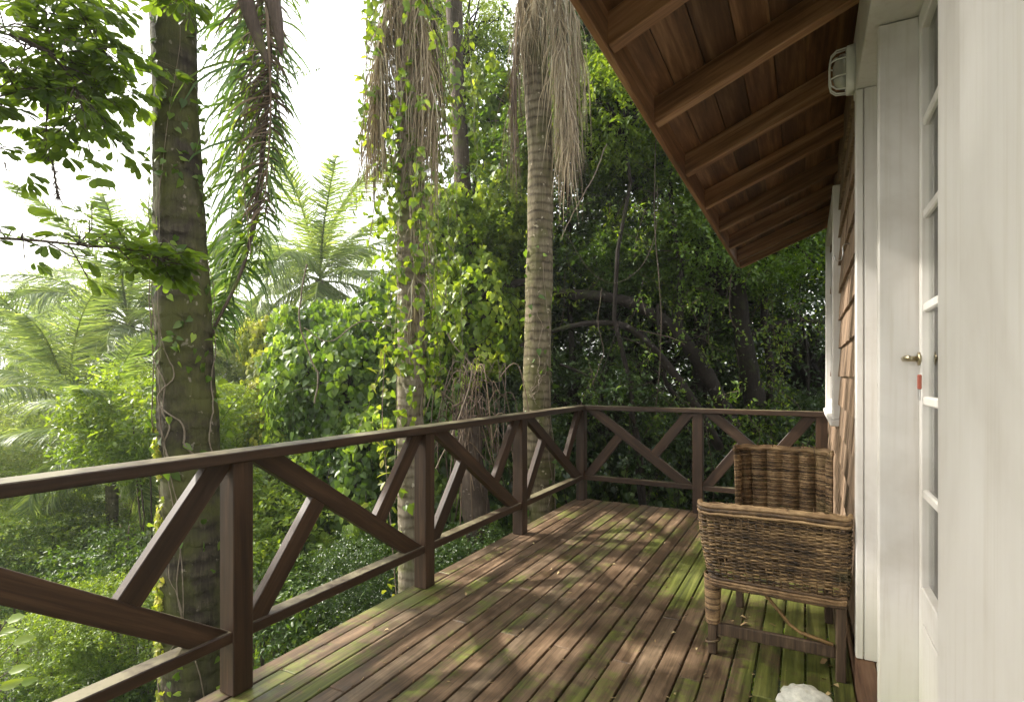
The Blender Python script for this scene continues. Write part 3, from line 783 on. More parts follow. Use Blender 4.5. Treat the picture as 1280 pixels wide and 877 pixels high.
# white stone on the boards
sb = bmesh.new(); bmesh.ops.create_icosphere(sb, subdivisions=4, radius=1)
from mathutils import noise as mn
for v in sb.verts:
    c = v.co.copy(); d = 1+.22*mn.noise(c*1.9+Vector((3, 1, 2)))+.16*mn.noise(c*4)+.07*mn.noise(c*9)+.03*mn.noise(c*22)
    v.co = Vector((c.x*.088*d, c.y*.065*d, c.z*.052*d+.047))
me = bpy.data.meshes.new('stone'); sb.to_mesh(me); sb.free(); me.materials.append(M_stone)
for p in me.polygons: p.use_smooth = True
stn = bpy.data.objects.new('stone', me); COL.objects.link(stn)
p_ = at(1006, 893, 1.25*690/423); stn.location = (p_.x, p_.y, .001)
tag(stn, 'lumpy white stone lying on the deck boards in front of the wicker armchair', 'stone')

# ------------------------------------------------------------------ foliage toolkit
LEAF = (np.array([[0, 0, 0], [.3, .40, .07], [.68, .36, .04], [1, 0, -.10], [.68, -.36, .04], [.3, -.40, .07], [.32, 0, 0], [.68, 0, -.03]]),
        np.array([[0, 6, 1], [0, 5, 6], [1, 6, 7], [1, 7, 2], [6, 5, 4], [6, 4, 7], [2, 7, 3], [7, 4, 3]]))
LEAF2 = (np.array([[0, 0, 0], [.45, .5, .08], [1, 0, -.06], [.45, -.5, .08]]), np.array([[0, 2, 1], [0, 3, 2]]))
LOBED = (np.array([[0, 0, 0], [-.14, .22, .02], [-.02, .42, .04], [.30, .46, .05], [.62, .27, .01], [1, 0, -.12], [.62, -.27, .01], [.30, -.46, .05], [-.02, -.42, .04], [-.14, -.22, .02], [.4, 0, -.03]]),
         np.array([[0, 10, 1], [1, 10, 2], [2, 10, 3], [3, 10, 4], [4, 10, 5], [5, 10, 6], [6, 10, 7], [7, 10, 8], [8, 10, 9], [9, 10, 0]]))
OVAL = (np.array([[0, 0, 0], [.35, .30, .05], [.72, .50, .03], [.93, .30, -.04], [1, 0, -.06], [.93, -.30, -.04], [.72, -.50, .03], [.35, -.30, .05], [.5, 0, 0]]),
        np.array([[0, 8, 1], [1, 8, 2], [2, 8, 3], [3, 8, 4], [4, 8, 5], [5, 8, 6], [6, 8, 7], [7, 8, 0]]))
BLADE = (np.array([[0, .5, 0], [0, -.5, 0], [.35, .5, .03], [.35, -.5, .03], [.7, .38, -.05], [.7, -.38, -.05], [1, 0, -.22]]),
         np.array([[0, 1, 3], [0, 3, 2], [2, 3, 5], [2, 5, 4], [4, 5, 6]]))
def unit(a): return a/(np.linalg.norm(a, axis=-1, keepdims=True)+1e-9)
def put(mb, tm, P, D, N, L, Wd, a=None):
    V, F = tm; n = len(P); P = np.asarray(P, float); D = unit(np.asarray(D, float)); N = np.asarray(N, float)
    N = unit(N-(N*D).sum(-1, keepdims=True)*D); Y = np.cross(N, D)
    L = np.broadcast_to(L, (n,)); Wd = np.broadcast_to(Wd, (n,))
    X = P[:, None]+D[:, None]*(V[None, :, 0:1]*L[:, None, None])+Y[:, None]*(V[None, :, 1:2]*Wd[:, None, None])+N[:, None]*(V[None, :, 2:3]*L[:, None, None])
    k = len(V); Fa = (F[None]+(np.arange(n)*k)[:, None, None]).reshape(-1, 3)
    if a is None: a = rng.random(n)
    mb.add(X.reshape(-1, 3), Fa, np.repeat(np.asarray(a), k))
def rdir(n): return unit(rng.normal(size=(n, 3)))

def sprays(mb, C, O, n_leaf, spread, L, wr, tm=LEAF2, up=.7, droop=.25, tone=None, colspread=.35):
    """leafy twig tips at C pointing along O; leaves alternate along each tip"""
    m = len(C); O = unit(O)
    t = (np.arange(n_leaf)+.5)/n_leaf
    t = np.broadcast_to(t[None], (m, n_leaf))+rng.normal(0, .06, (m, n_leaf))
    Lt = spread*rng.uniform(.7, 1.3, (m, 1))
    P = C[:, None]+O[:, None]*(t*Lt)[..., None]; P[..., 2] -= droop*(t*Lt)**2/spread
    side = unit(np.cross(O, rdir(m)))
    sg = np.where(np.arange(n_leaf) % 2, 1, -1)[None, :, None]
    D = O[:, None]*.55+side[:, None]*sg*.9+rng.normal(0, .35, (m, n_leaf, 3)); D[..., 2] -= .25
    N = np.array([0, 0, 1.0])*up+rng.normal(0, .45, (m, n_leaf, 3))+O[:, None]*.25
    base = rng.random(m) if tone is None else tone
    a = np.clip(base[:, None]*(1-colspread)+rng.random((m, n_leaf))*colspread, 0, 1)
    Ls = L*rng.uniform(.65, 1.2, m*n_leaf)
    put(mb, tm, P.reshape(-1, 3), D.reshape(-1, 3), N.reshape(-1, 3), Ls, Ls*wr, a.ravel())

def crown_unit(seed, clumps, per, leafs, L, wr, tm=LEAF2, flat=.8, shell=.55):
    """unit-radius crown made of leafy clumps, plus the limbs that carry them"""
    global rng
    keep = rng; rng = np.random.default_rng(seed)
    mb = MB(); lm = MB()
    d = rdir(clumps); r = (shell+(1-shell)*rng.random(clumps)**.7)
    c = d*r[:, None]; c[:, 2] *= flat
    for i in range(clumps):
        rad = rng.uniform(.16, .34)
        m = int(per*rng.uniform(.6, 1.3)); o = rdir(m); q = c[i]+o*(rad*rng.random(m)**.45)[:, None]*np.array([1, 1, .7])
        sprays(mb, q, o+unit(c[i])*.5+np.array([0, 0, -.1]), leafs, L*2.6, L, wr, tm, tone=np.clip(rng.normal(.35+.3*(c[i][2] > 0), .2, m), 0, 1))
        if i % 2 == 0:
            e = c[i]; mid = e*.5+rng.normal(0, .08, 3); b0 = np.array([0, 0, -.75*flat])
            lm.tube([b0, b0*.35+mid*.5, mid*.9, e], [.035, .026, .016, .006], 5)
    rng = keep
    return mb, lm
CR = []
for sd, (cl, per, lf, L) in enumerate([(70, 34, 6, .050), (80, 30, 6, .044), (60, 36, 7, .056)]):
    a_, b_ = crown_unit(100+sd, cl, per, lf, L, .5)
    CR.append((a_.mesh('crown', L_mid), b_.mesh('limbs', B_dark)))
CRB = []     # bigger single leaves, for near growth
for sd, (cl, per, lf, L) in enumerate([(50, 22, 6, .085), (46, 24, 5, .10)]):
    a_, b_ = crown_unit(200+sd, cl, per, lf, L, .46, LEAF)
    CRB.append((a_.mesh('crown', L_mid), b_.mesh('limbs', B_dark)))

def inst(me, name, mat, parent, loc, sc, rz=0.0, tilt=0.0):
    o = bpy.data.objects.new(name, me); COL.objects.link(o)
    M = Matrix.Translation(Vector(loc)) @ Matrix.Rotation(rz, 4, 'Z') @ Matrix.Rotation(tilt, 4, 'X') @ Matrix.Diagonal(Vector((*sc, 1)) if len(sc) == 3 else Vector((sc[0],)*3+(1,)))
    o.matrix_world = M
    o.material_slots[0].link = 'OBJECT'; o.material_slots[0].material = mat
    return par(o, parent)
def curved(p0, p1, n=9, wob=.1):
    p0 = np.array(p0, float); p1 = np.array(p1, float); t = np.linspace(0, 1, n)[:, None]
    w = np.cumsum(rng.normal(0, wob/math.sqrt(n), (n, 3)), axis=0); w -= w[0]+(w[-1]-w[0])*t
    w[:, 2] *= .2
    return p0+(p1-p0)*t+w

def tree(label, cat, group, u, zc, v_top, v_mid, r, mat=L_mid, kind=0, trunk_r=.09, bark_m=B_dark, lobes=2, squash=.9, name='forest_tree', lean=0.0, big=False):
    """tree whose crown stands round (u, v_mid) at distance zc"""
    c = at(u, v_mid, zc); g = gz(c.x, c.y)
    root = tag(empty(name, (c.x, c.y, g)), label, cat, group)
    base = Vector((c.x+lean, c.y, g-.2))
    tb = MB(); path = curved(base, c+Vector((0, 0, -r*.2)), 9, .25)
    tb.tube(path, np.linspace(trunk_r, trunk_r*.45, 9), 9)
    tb.build('trunk', bark_m, root)
    src = CRB if big else CR
    for k in range(lobes):
        me, lm = src[(kind+k) % len(src)]
        off = Vector((rng.uniform(-.6, .6)*r, rng.uniform(-.4, .4)*r, rng.uniform(-.5, .5)*r)) if k else Vector((0, 0, 0))
        s = r*(1 if k == 0 else rng.uniform(.65, .9))
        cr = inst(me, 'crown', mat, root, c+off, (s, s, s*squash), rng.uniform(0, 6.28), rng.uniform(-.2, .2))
        o = bpy.data.objects.new('limbs', lm); COL.objects.link(o); o.matrix_world = cr.matrix_world.copy() if False else (Matrix.Translation(c+off) @ Matrix.Diagonal(Vector((s, s, s*squash, 1))))
        o.material_slots[0].link = 'OBJECT'; o.material_slots[0].material = bark_m; par(o, root)
    return root

# ---- far wood: one mass beyond the trees that can be told apart
fm = MB()
def mass(n, f, L, wr, tm=LEAF2, leafs=6):
    C = f(n); O = rdir(n)+np.array([0, 0, .15]); sprays(fm, C, O, leafs, L*2.5, L, wr, tm, tone=np.clip(rng.normal(.45, .22, n), 0, 1))
def wall_right(n):
    uu = rng.uniform(560, 1150, n); zz = 11+11*rng.random(n)**1.1
    xc = (uu-640)/690*zz; X = xc*cY-zz*sY; Y = xc*sY+zz*cY
    g = ground_z(X, Y); top = 6.0+6.0*sstep(560, 760, uu)+np.sin(uu*.03)*1.1+np.sin(uu*.11)*.6
    return np.stack([X, Y, g+(top+1.5-g)*rng.random(n)], 1)
mass(19000, wall_right, .12, .5)
tag(fm.build('far_wood', L_mid, None, smooth=False), 'dense dark wood filling the slope behind the far railing', 'wood', kind='stuff')
fm = MB()
def valley(n):
    uu = rng.uniform(-260, 640, n); zz = 26+60*rng.random(n)**1.6
    xc = (uu-640)/690*zz; X = xc*cY-zz*sY; Y = xc*sY+zz*cY; g = ground_z(X, Y)
    h = 5.0+2.6*np.sin(X*.31+Y*.17)+1.6*np.sin(Y*.42)+.04*zz+2.5*sstep(150, 520, uu)
    return np.stack([X, Y, g+h*(1-rng.random(n)**1.7)], 1)
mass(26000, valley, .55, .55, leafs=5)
tag(fm.build('valley_wood', L_hazy, None, smooth=False), 'pale wood filling the valley beyond the palms on the left', 'wood', kind='stuff')

# ---- ground cover
fm = MB()
def cover(n):
    X = -1.9-11*rng.random(n)**1.5+4.2*(rng.random(n) < .2); Y = rng.uniform(-1, 13, n); g = ground_z(X, Y)
    k = np.sin(X*1.9+.5)*np.sin(Y*1.7)*.5+.5
    return np.stack([X, Y, g+.05+(.2+.9*k)*rng.random(n)], 1)
n = 34000; C = cover(n); O = rdir(n)+np.array([0, 0, .5]); sprays(fm, C, O, 6, .20, .095, .5, LEAF2, tone=np.clip(rng.normal(.5, .2, n), 0, 1))
tag(fm.build('ground_cover', L_brt, None, smooth=False), 'low leafy green undergrowth covering the slope below the deck', 'undergrowth', kind='stuff')

# ---- forest trees behind the far railing and above it
G1 = 'dark trees behind the far railing'
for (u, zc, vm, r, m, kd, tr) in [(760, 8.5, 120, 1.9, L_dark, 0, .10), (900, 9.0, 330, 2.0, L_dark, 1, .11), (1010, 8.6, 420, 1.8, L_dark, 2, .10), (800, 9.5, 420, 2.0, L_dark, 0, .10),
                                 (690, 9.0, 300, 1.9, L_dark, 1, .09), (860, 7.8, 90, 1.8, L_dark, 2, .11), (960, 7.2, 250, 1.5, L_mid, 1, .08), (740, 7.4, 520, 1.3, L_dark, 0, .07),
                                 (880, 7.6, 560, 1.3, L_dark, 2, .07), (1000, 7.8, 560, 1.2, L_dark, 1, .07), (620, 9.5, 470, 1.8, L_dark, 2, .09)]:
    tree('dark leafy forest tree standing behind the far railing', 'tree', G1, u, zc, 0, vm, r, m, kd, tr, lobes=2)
tree('bright leafy tree with hanging sprays beside the roof edge', 'tree', None, 778, 6.4, 0, 130, .80, L_brt, 0, .04, big=True, lobes=2)
tree('sunlit bright green tree between the second and third palm trunks', 'tree', None, 600, 8.2, 0, 330, 1.35, L_brt, 1, .07, lobes=2)
tree('tall thin-leaved tree rising behind the second palm', 'tree', None, 575, 8.6, 0, 40, .85, L_brt, 1, .06, lobes=2, squash=1.5)
tree('small dark tree behind the ringed palm trunk', 'tree', None, 700, 7.6, 0, 150, 1.2, L_mid, 2, .06, lobes=2)

# big crooked dark tree behind the far railing
ct = tag(empty('crooked_tree', at(945, 620, 7.4)), 'crooked dark tree sending long bent limbs leftwards behind the far railing', 'tree')
def px(pts, zc): return [at(u, v, z if z else zc) for (u, v, z) in [(p+(None,))[:3] for p in pts]]
def smooth(pts, n=24):
    P = np.array([list(p) for p in pts]); t = np.linspace(0, len(P)-1, n); Q = np.empty((n, 3))
    for k, x in enumerate(t):
        i = min(int(x), len(P)-2); f = x-i; p0 = P[max(i-1, 0)]; p1 = P[i]; p2 = P[i+1]; p3 = P[min(i+2, len(P)-1)]
        Q[k] = .5*((2*p1)+(-p0+p2)*f+(2*p0-5*p1+4*p2-p3)*f*f+(-p0+3*p1-3*p2+p3)*f**3)
    return Q
def limb(mb, pts, zc, r0, r1, n=26, k=9):
    Q = smooth(px(pts, zc), n); rr = np.linspace(r0, r1, n)*(1+.08*rng.normal(size=n)); mb.tube(Q, rr, k)
m = MB(); limb(m, [(958, 760), (945, 520), (930, 430), (918, 330), (905, 220), (900, 60)], 7.2, .15, .07); m.build('trunk', B_dark, ct)
m = MB(); limb(m, [(950, 620), (900, 500), (858, 430), (815, 392), (765, 372), (700, 366), (655, 352), (600, 372)], 6.9, .11, .035); m.build('limb', B_dark, ct)
m = MB(); limb(m, [(900, 560), (845, 470), (790, 412), (740, 404), (690, 414), (650, 432)], 6.6, .06, .018); m.build('limb', B_dark, ct)
m = MB(); limb(m, [(848, 430), (850, 330), (838, 250), (846, 120)], 7.0, .05, .02); m.build('limb', B_dark, ct)
m = MB(); limb(m, [(935, 420), (990, 400), (1040, 402), (1100, 380)], 7.2, .04, .015); m.build('limb', B_dark, ct)
for i, (u, v, r) in enumerate([(900, 40, 1.2), (850, 220, .8), (760, 330, .7)]):
    p = at(u, v, 7.4); inst(CR[i % 3][0], 'crown', L_mid, ct, p, (r, r, r*.8), i)
G3 = 'thin dark trunks in the undergrowth behind the far railing'
for (pts, zc, r0) in [([(880, 640), (862, 540), (830, 470), (822, 380)], 6.8, .045), ([(930, 640), (905, 560), (880, 480), (886, 330)], 7.6, .05), ([(812, 640), (800, 560), (772, 500), (735, 470), (700, 455)], 6.4, .03), ([(905, 640), (925, 480), (960, 380), (965, 250)], 8.0, .04), ([(790, 660), (770, 560), (752, 500), (768, 430), (760, 330)], 7.6, .035), ([(1000, 620), (1010, 470), (990, 350)], 7.7, .03)]:
    m = MB(); P = px(pts, zc); P[0].z = gz(P[0].x, P[0].y)-.1; Q = smooth(P, 22); m.tube(Q, np.linspace(r0, r0*.4, 22), 7)
    for k in range(4):
        i = 8+k*3; d = rdir(1)[0]; d[2] = abs(d[2]); m.tube([Q[i], Q[i]+d*.3, Q[i]+d*.7+rng.normal(0, .1, 3)], [r0*.35, r0*.22, r0*.08], 5)
    o = m.build('thin_trunk', B_dark); tag(o, 'thin dark bent trunk in the undergrowth behind the far railing', 'tree trunk', G3)

# leafy tangles of fine creeper in front of the dark wood
G4 = 'fine leafy tangles of creeper in the dark wood behind the far railing'
for k, (u, v, z, w_, h_) in enumerate([(740, 330, 6.9, .8, .9), (820, 250, 6.6, .8, 1.0), (880, 380, 6.7, .9, .9), (960, 420, 7.0, .8, .9), (770, 470, 6.6, .8, .7), (850, 520, 6.4, .9, .6), (1000, 330, 7.2, .7, .7), (950, 530, 6.6, .8, .5), (720, 120, 7.2, .6, 1.1)]):
    c = at(u, v, z); root = tag(empty('creeper_tangle', tuple(c)), 'fine leafy tangle of creeper hanging in the dark wood behind the far railing', 'creeper', G4)
    tb = MB(); lf2 = MB()
    for q in range(15):
        a = np.array(c)+rng.normal(0, 1, 3)*np.array([w_, .4, h_])*.5; b = a+np.array([rng.normal(0, .35), rng.normal(0, .2), rng.normal(-.25, .4)]); mid = (a+b)/2+rng.normal(0, .12, 3)
        Qq = smooth([a, mid, b], 16); tb.tube(Qq, rng.uniform(.002, .006), 4, cap=False)
        nn_ = 42; ix = rng.integers(0, 16, nn_); Ls = rng.uniform(.035, .075, nn_); put(lf2, LEAF2, Qq[ix]+rng.normal(0, .05, (nn_, 3)), rdir(nn_)+np.array([0, 0, -.5]), np.array([-.4, 0, .8])+rng.normal(0, .5, (nn_, 3)), Ls, Ls*.5)
    tb.build('stem', B_brown, root); lf2.build('foliage', L_mid if k % 3 else L_brt, root, smooth=False)

# dark trunk between the palms at the top of the picture
dt = tag(empty('forest_tree', at(590, 620, 7.6)), 'tall dark bare trunk seen between the second and third palms', 'tree')
m = MB(); limb(m, [(600, 800), (592, 500), (580, 260), (570, 60), (562, -160)], 7.6, .13, .10); m.build('trunk', B_brown, dt)
inst(CR[1][0], 'crown', L_brt, dt, at(560, -260, 7.8), (1.3, 1.3, 1.1), 1.0)

# ---- vine-covered masses
def shell_leaves(mb, c, rad, n, L, wr, tm, bumps=.14, lo=-.9, tonefun=None, inner=.75, nf=1.0):
    d = rdir(int(n*1.6)); d = d[d[:, 2] > lo][:n]
    k = np.array([mn.noise(Vector(x)*2.3*nf+Vector((c[0], c[1], 0)))+.5*mn.noise(Vector(x)*5.1*nf) for x in d])
    rr = (1+bumps*2.2*k)*(inner+(1-inner)*rng.random(len(d))**.35)
    P = np.array(c)+d*rr[:, None]*np.array(rad)
    Nn = d/np.array(rad); Nn = unit(Nn)+rng.normal(0, .38, d.shape)
    D = np.array([0, 0, -1.0])+rng.normal(0, .5, d.shape)
    tone = np.clip(.40+.9*k+rng.normal(0, .2, len(d)), 0, 1)
    Ls = L*rng.uniform(.6, 1.25, len(d)); put(mb, tm, P, D, Nn, Ls, Ls*wr, tone)
    return d
def vine_mass(label, blobs, mat, n, L, name='vine_bush', cat='shrub', twig=True, group=None, tm=LOBED, wr=.85):
    p0 = at(*blobs[0][:3]); root = tag(empty(name, (p0.x, p0.y, gz(p0.x, p0.y))), label, cat, group)
    mb = MB(); tb = MB(); tot = sum(b[3]**2 for b in blobs)
    for (u, v, z, r, *rest) in blobs:
        c = at(u, v, z); sq = rest[0] if rest else 1.1
        shell_leaves(mb, tuple(c), (r, r, r*sq), int(n*r*r/tot), L, wr, tm)
        g = gz(c.x, c.y); tb.tube(curved((p0.x, p0.y, g-.1), c, 8, .15), np.linspace(.05, .02, 8), 6)
        for k in range(10):
            d = rdir(1)[0]; tb.tube(curved(c, np.array(c)+d*r*.95, 6, .1), np.linspace(.018, .004, 6), 5)
        for k in range(26):      # runners wandering over and out of the leaves
            d = rdir(1)[0]; d[2] = d[2]*.8+.1; a_ = np.array(c)+d*r*np.array([1, 1, sq])*.97; b_ = a_+np.array([rng.normal(0, .2), rng.normal(0, .2), -rng.uniform(.15, .7)])*r; tb.tube(smooth([a_, (a_+b_)/2+d*.08, b_], 10), rng.uniform(.002, .005), 4, cap=False)
    mb.build('foliage', mat, root, smooth=False); tb.build('stem', B_dark, root); return root
vine_mass('dark green vine-smothered bush left of the second palm', [(440, 500, 7.0, .95), (400, 455, 7.6, .75), (500, 430, 7.4, .8), (470, 600, 6.4, .8), (540, 560, 7.0, .8), (420, 640, 6.6, .8), (560, 660, 6.6, .8), (380, 560, 7.4, .6)], L_mid, 34000, .085)
vine_mass('bright yellow green bush edge glowing left of the dark vine bush', [(350, 560, 7.4, .50), (345, 480, 8.2, .45), (372, 620, 7.0, .45), (330, 430, 9.0, .4)], L_yel, 8000, .07)
vine_mass('bright leafy vine curtain hanging between the second and third palms', [(600, 400, 7.0, .55, 1.6), (560, 300, 7.4, .5, 1.5), (640, 260, 7.6, .5, 1.5), (610, 150, 8.0, .55, 1.5)], L_brt, 9000, .085, name='hanging_vine', cat='vine')
vine_mass('dark leafy bush low behind the corner of the railings', [(700, 590, 6.9, .6), (640, 520, 7.4, .6), (610, 640, 6.6, .6)], L_dark, 9000, .08)
vine_mass('dark low bushes under the far railing', [(800, 600, 7.2, .7), (900, 590, 7.4, .7), (1010, 570, 7.6, .7)], L_dark, 9000, .075)

# ------------------------------------------------------------------ palms
def frond_mesh(seed, length, droop, n, leafL, leafW, mat, plum=.5, hang=.35, dead=False, rach=.02):
    """frond along local +X, its base at the origin"""
    global rng
    keep = rng; rng = np.random.default_rng(seed)
    mb = MB(); t = np.linspace(0, 1, 26)
    ang = -droop*t**1.3; dx = np.cos(ang)*length/25; dz = np.sin(ang)*length/25
    X = np.r_[0, np.cumsum(dx[:-1])]; Z = np.r_[0, np.cumsum(dz[:-1])]; Yy = .04*length*np.sin(t*2.2+seed)*t
    C = np.stack([X, Yy, Z], 1); mb.tube(C, np.linspace(rach, rach*.2, 26), 6, a=.9)
    s = np.linspace(.10, 1, n)
    P = np.stack([np.interp(s, t, C[:, i]) for i in range(3)], 1); T = unit(np.gradient(P, axis=0))
    sd = np.where(np.arange(n) % 2, 1.0, -1.0)[:, None]
    side = unit(np.cross(np.array([0, 0, 1.0]), T))
    D = side*sd*1.0+T*(.35+.5*s[:, None])+rng.normal(0, .12, (n, 3)); D[:, 2] += rng.uniform(-plum, plum*.8, n)-hang
    if dead: D = D*.30*rng.uniform(.3, 1.2, (n, 1))+np.array([1.1*np.sin(1.42), 0, -1.1*np.cos(1.42)])+rng.normal(0, .09, (n, 3))
    N = np.cross(D, side*sd+rng.normal(0, .2, (n, 3))); N[:, 2] = np.abs(N[:, 2])+.4
    prof = np.sin(np.clip(.12+s*.86, 0, 1)*math.pi)**.55
    put(mb, BLADE, P, D, N, leafL*prof*rng.uniform(.75, 1.1, n), leafW*rng.uniform(.7, 1.1, n))
    rng = keep
    return mb.mesh('frond', mat)
FR = [frond_mesh(11, 3.0, 1.35, 330, .64, .022, L_palm, plum=.7), frond_mesh(12, 3.0, 1.9, 320, .62, .022, L_palm, plum=.7), frond_mesh(13, 2.7, .8, 300, .58, .022, L_palm, plum=.7), frond_mesh(14, 2.6, 2.5, 300, .58, .022, L_palm, hang=.6)]
FD = [frond_mesh(21, 2.0, .30, 170, 1.0, .010, L_dead, dead=True), frond_mesh(22, 1.7, .25, 160, .85, .010, L_dead, dead=True), frond_mesh(23, 1.8, .4, 150, .8, .010, L_deadd, dead=True)]
FH = [frond_mesh(31, 2.4, .35, 230, .46, .017, L_palm, plum=.9, hang=.2), frond_mesh(32, 2.2, .5, 220, .40, .018, L_palm, plum=.9, hang=.2)]
def add_frond(me, root, base, azim, elev, sc, mat=None, name='frond', roll=0.0):
    o = bpy.data.objects.new(name, me); COL.objects.link(o)
    o.matrix_world = Matrix.Translation(Vector(base)) @ Matrix.Rotation(azim, 4, 'Z') @ Matrix.Rotation(-elev, 4, 'Y') @ Matrix.Rotation(roll, 4, 'X') @ Matrix.Scale(sc, 4)
    if mat: o.material_slots[0].link = 'OBJECT'; o.material_slots[0].material = mat
    return par(o, root)
def palm_trunk(root, pts, rad, mat, n=90, k=18, ringd=.012, step=.085):
    P = smooth(pts, n); d = np.r_[0, np.cumsum(np.linalg.norm(np.diff(P, axis=0), axis=1))]
    rr = np.interp(np.linspace(0, 1, n), np.linspace(0, 1, len(rad)), rad)
    fine = 420; s = np.linspace(0, d[-1], fine); Q = np.stack([np.interp(s, d, P[:, i]) for i in range(3)], 1); r2 = np.interp(s, d, rr)
    ph = (s+.01*np.sin(s*9)) % step/step; r2 = r2*(1+ringd*(1-ph)*2)*(1+.018*np.sin(s*7.3)+.02*np.sin(s*2.9+1)+.012*np.convolve(rng.normal(size=fine), np.ones(9)/3, 'same'))
    m = MB(); m.tube(Q, r2, k); o = m.build('trunk', mat, root); return o, Q, r2
def full_palm(label, u, v, zc, sc=1.0, group=None, n=17, trunk_r=.13, mat=L_palm2, lean=0.0, nm='queen_palm'):
    c = at(u, v, zc); g = gz(c.x, c.y); root = tag(empty(nm, (c.x+lean, c.y, g)), label, 'palm', group)
    palm_trunk(root, [Vector((c.x+lean, c.y, g-.3)), Vector((c.x+lean*.4, c.y, g*.5+c.z*.5)), c], [trunk_r*1.25, trunk_r, trunk_r*.8], B_p3, n=30, k=10)
    for i in range(n):
        a = i*2.399+rng.uniform(-.2, .2); e = R(78-100*(i/n)**.9)
        add_frond(FR[(i*7) % 3 if i < n*.6 else 3], root, c+Vector((0, 0, .15-.25*i/n)), a, e, sc*rng.uniform(.85, 1.08), mat, roll=rng.uniform(-.4, .4))
full_palm('hazy palm with a round feathery crown left of the nearest trunk', 160, 405, 10.5, 1.05, n=24)
full_palm('far palm with a feathery crown between the first and second trunks', 400, 350, 12.5, 1.15, n=22)
full_palm('low spreading palm in front of the valley at the left edge', 85, 500, 9.0, .9, n=20, trunk_r=.1)
full_palm('low blue green palm just right of the nearest trunk', 292, 460, 13.0, 1.0, n=20)
full_palm('pale palm behind the others far down the left slope', 40, 440, 17.0, 1.15, n=20)
full_palm('small palm with drooping yellowish fronds behind the left railing', 140, 560, 6.9, .62, n=16, trunk_r=.08, mat=L_palm2)

# nearest palm trunk
p1 = tag(empty('palm_tree', at(246, 1050, 3.55)), 'thick mossy palm trunk wrapped in thin creepers, nearest to the deck on the left', 'palm')
b0 = at(246, 1050, 3.55); b0.z = gz(b0.x, b0.y)-.2
T1 = [b0, at(246, 877, 3.55), at(240, 620, 3.55), at(231, 440, 3.55), at(222, 200, 3.55), at(216, 0, 3.55), at(212, -240, 3.55), at(212, -560, 3.6)]
o, Q1, R1 = palm_trunk(p1, T1, [.20, .190, .180, .166, .138, .126, .118, .11], B_p1, ringd=.010, step=.10)
for i in range(14):
    a = i*2.399; add_frond(FR[i % 4], p1, T1[-1]+Vector((0, 0, .1)), a, R(75-85*i/14), 1.15)
# fronds that hang down beside the trunk, half dry
def live_frond(root, pts, zc, L, n, wd, mat, name='hanging_frond'):
    Q = smooth(px(pts, zc), 60); m = MB(); m.tube(Q, np.linspace(.013, .004, 60), 6, a=.9)
    sx = np.array([cY, sY, 0.0]); fx = np.array([-sY, cY, 0.0])
    for k in range(n):
        i = int(rng.integers(1, 60)); p = Q[i]; lf_ = rng.random() < .62; l_ = L*(rng.uniform(.7, 1.1) if lf_ else rng.uniform(.35, .7))*(1-.5*(i/60)**3)
        o = (-sx if lf_ else sx)*rng.uniform(.35, .95)+fx*rng.normal(0, .35); dn_ = rng.uniform(.35, .9)
        P_ = smooth([p, p+o*.35*l_+np.array([0, 0, -dn_*.22*l_]), p+o*.65*l_+np.array([0, 0, -dn_*.65*l_]), p+o*.78*l_+np.array([0, 0, -dn_*1.15*l_])], 7)
        sdv = unit(np.cross(unit(P_[-1]-P_[0]), fx+rng.normal(0, .6, 3))); ws = wd*rng.uniform(.6, 1.15)*np.array([.5, .9, 1, .9, .7, .4, .05])[:, None]
        V = np.concatenate([P_-sdv*ws*.5, P_+sdv*ws*.5]); ii_ = np.arange(6)
        m.add(V, np.concatenate([np.stack([ii_, ii_+1, ii_+8], 1), np.stack([ii_, ii_+8, ii_+7], 1)]))
    return m.build(name, mat, root, smooth=False)
live_frond(p1, [(322, -60), (328, 60), (332, 160), (320, 280), (288, 365), (264, 425)], 3.75, .60, 420, .018, L_palm)
live_frond(p1, [(350, -40), (348, 60), (344, 150), (336, 240), (322, 330)], 3.85, .50, 260, .014, L_mid)
live_frond(p1, [(300, -60), (306, 40), (300, 140), (292, 240), (284, 330)], 3.9, .42, 230, .018, L_mid)
live_frond(p1, [(330, -40), (336, 60), (338, 150), (330, 260)], 3.65, .38, 200, .013, L_deadd)
hb = MB()      # long woody stalk of a hanging frond
hb.tube(smooth([at(335, -60, 3.7), at(338, 60, 3.7), at(328, 190, 3.7), at(308, 320, 3.7), at(270, 405, 3.65), at(256, 440, 3.6)], 30), np.linspace(.016, .008, 30), 7)
hb.build('frond_stalk', B_brown, p1)
sp_ = MB()     # two boat-shaped dry spathes
for (a_, b_, c_) in (((296, -40), (313, 20), (336, 84)), ((322, -60), (343, 10), (352, 70))):
    Q = smooth([at(*a_, 3.1), at(*b_, 3.1), at(*c_, 3.1)], 22); t = np.linspace(0, 1, 22); sp_.tube(Q, .002+.040*np.sin(np.clip(.25+t*.75, 0, 1)*math.pi)**.8, 9)
sp_.build('spathe', B_brown, p1)

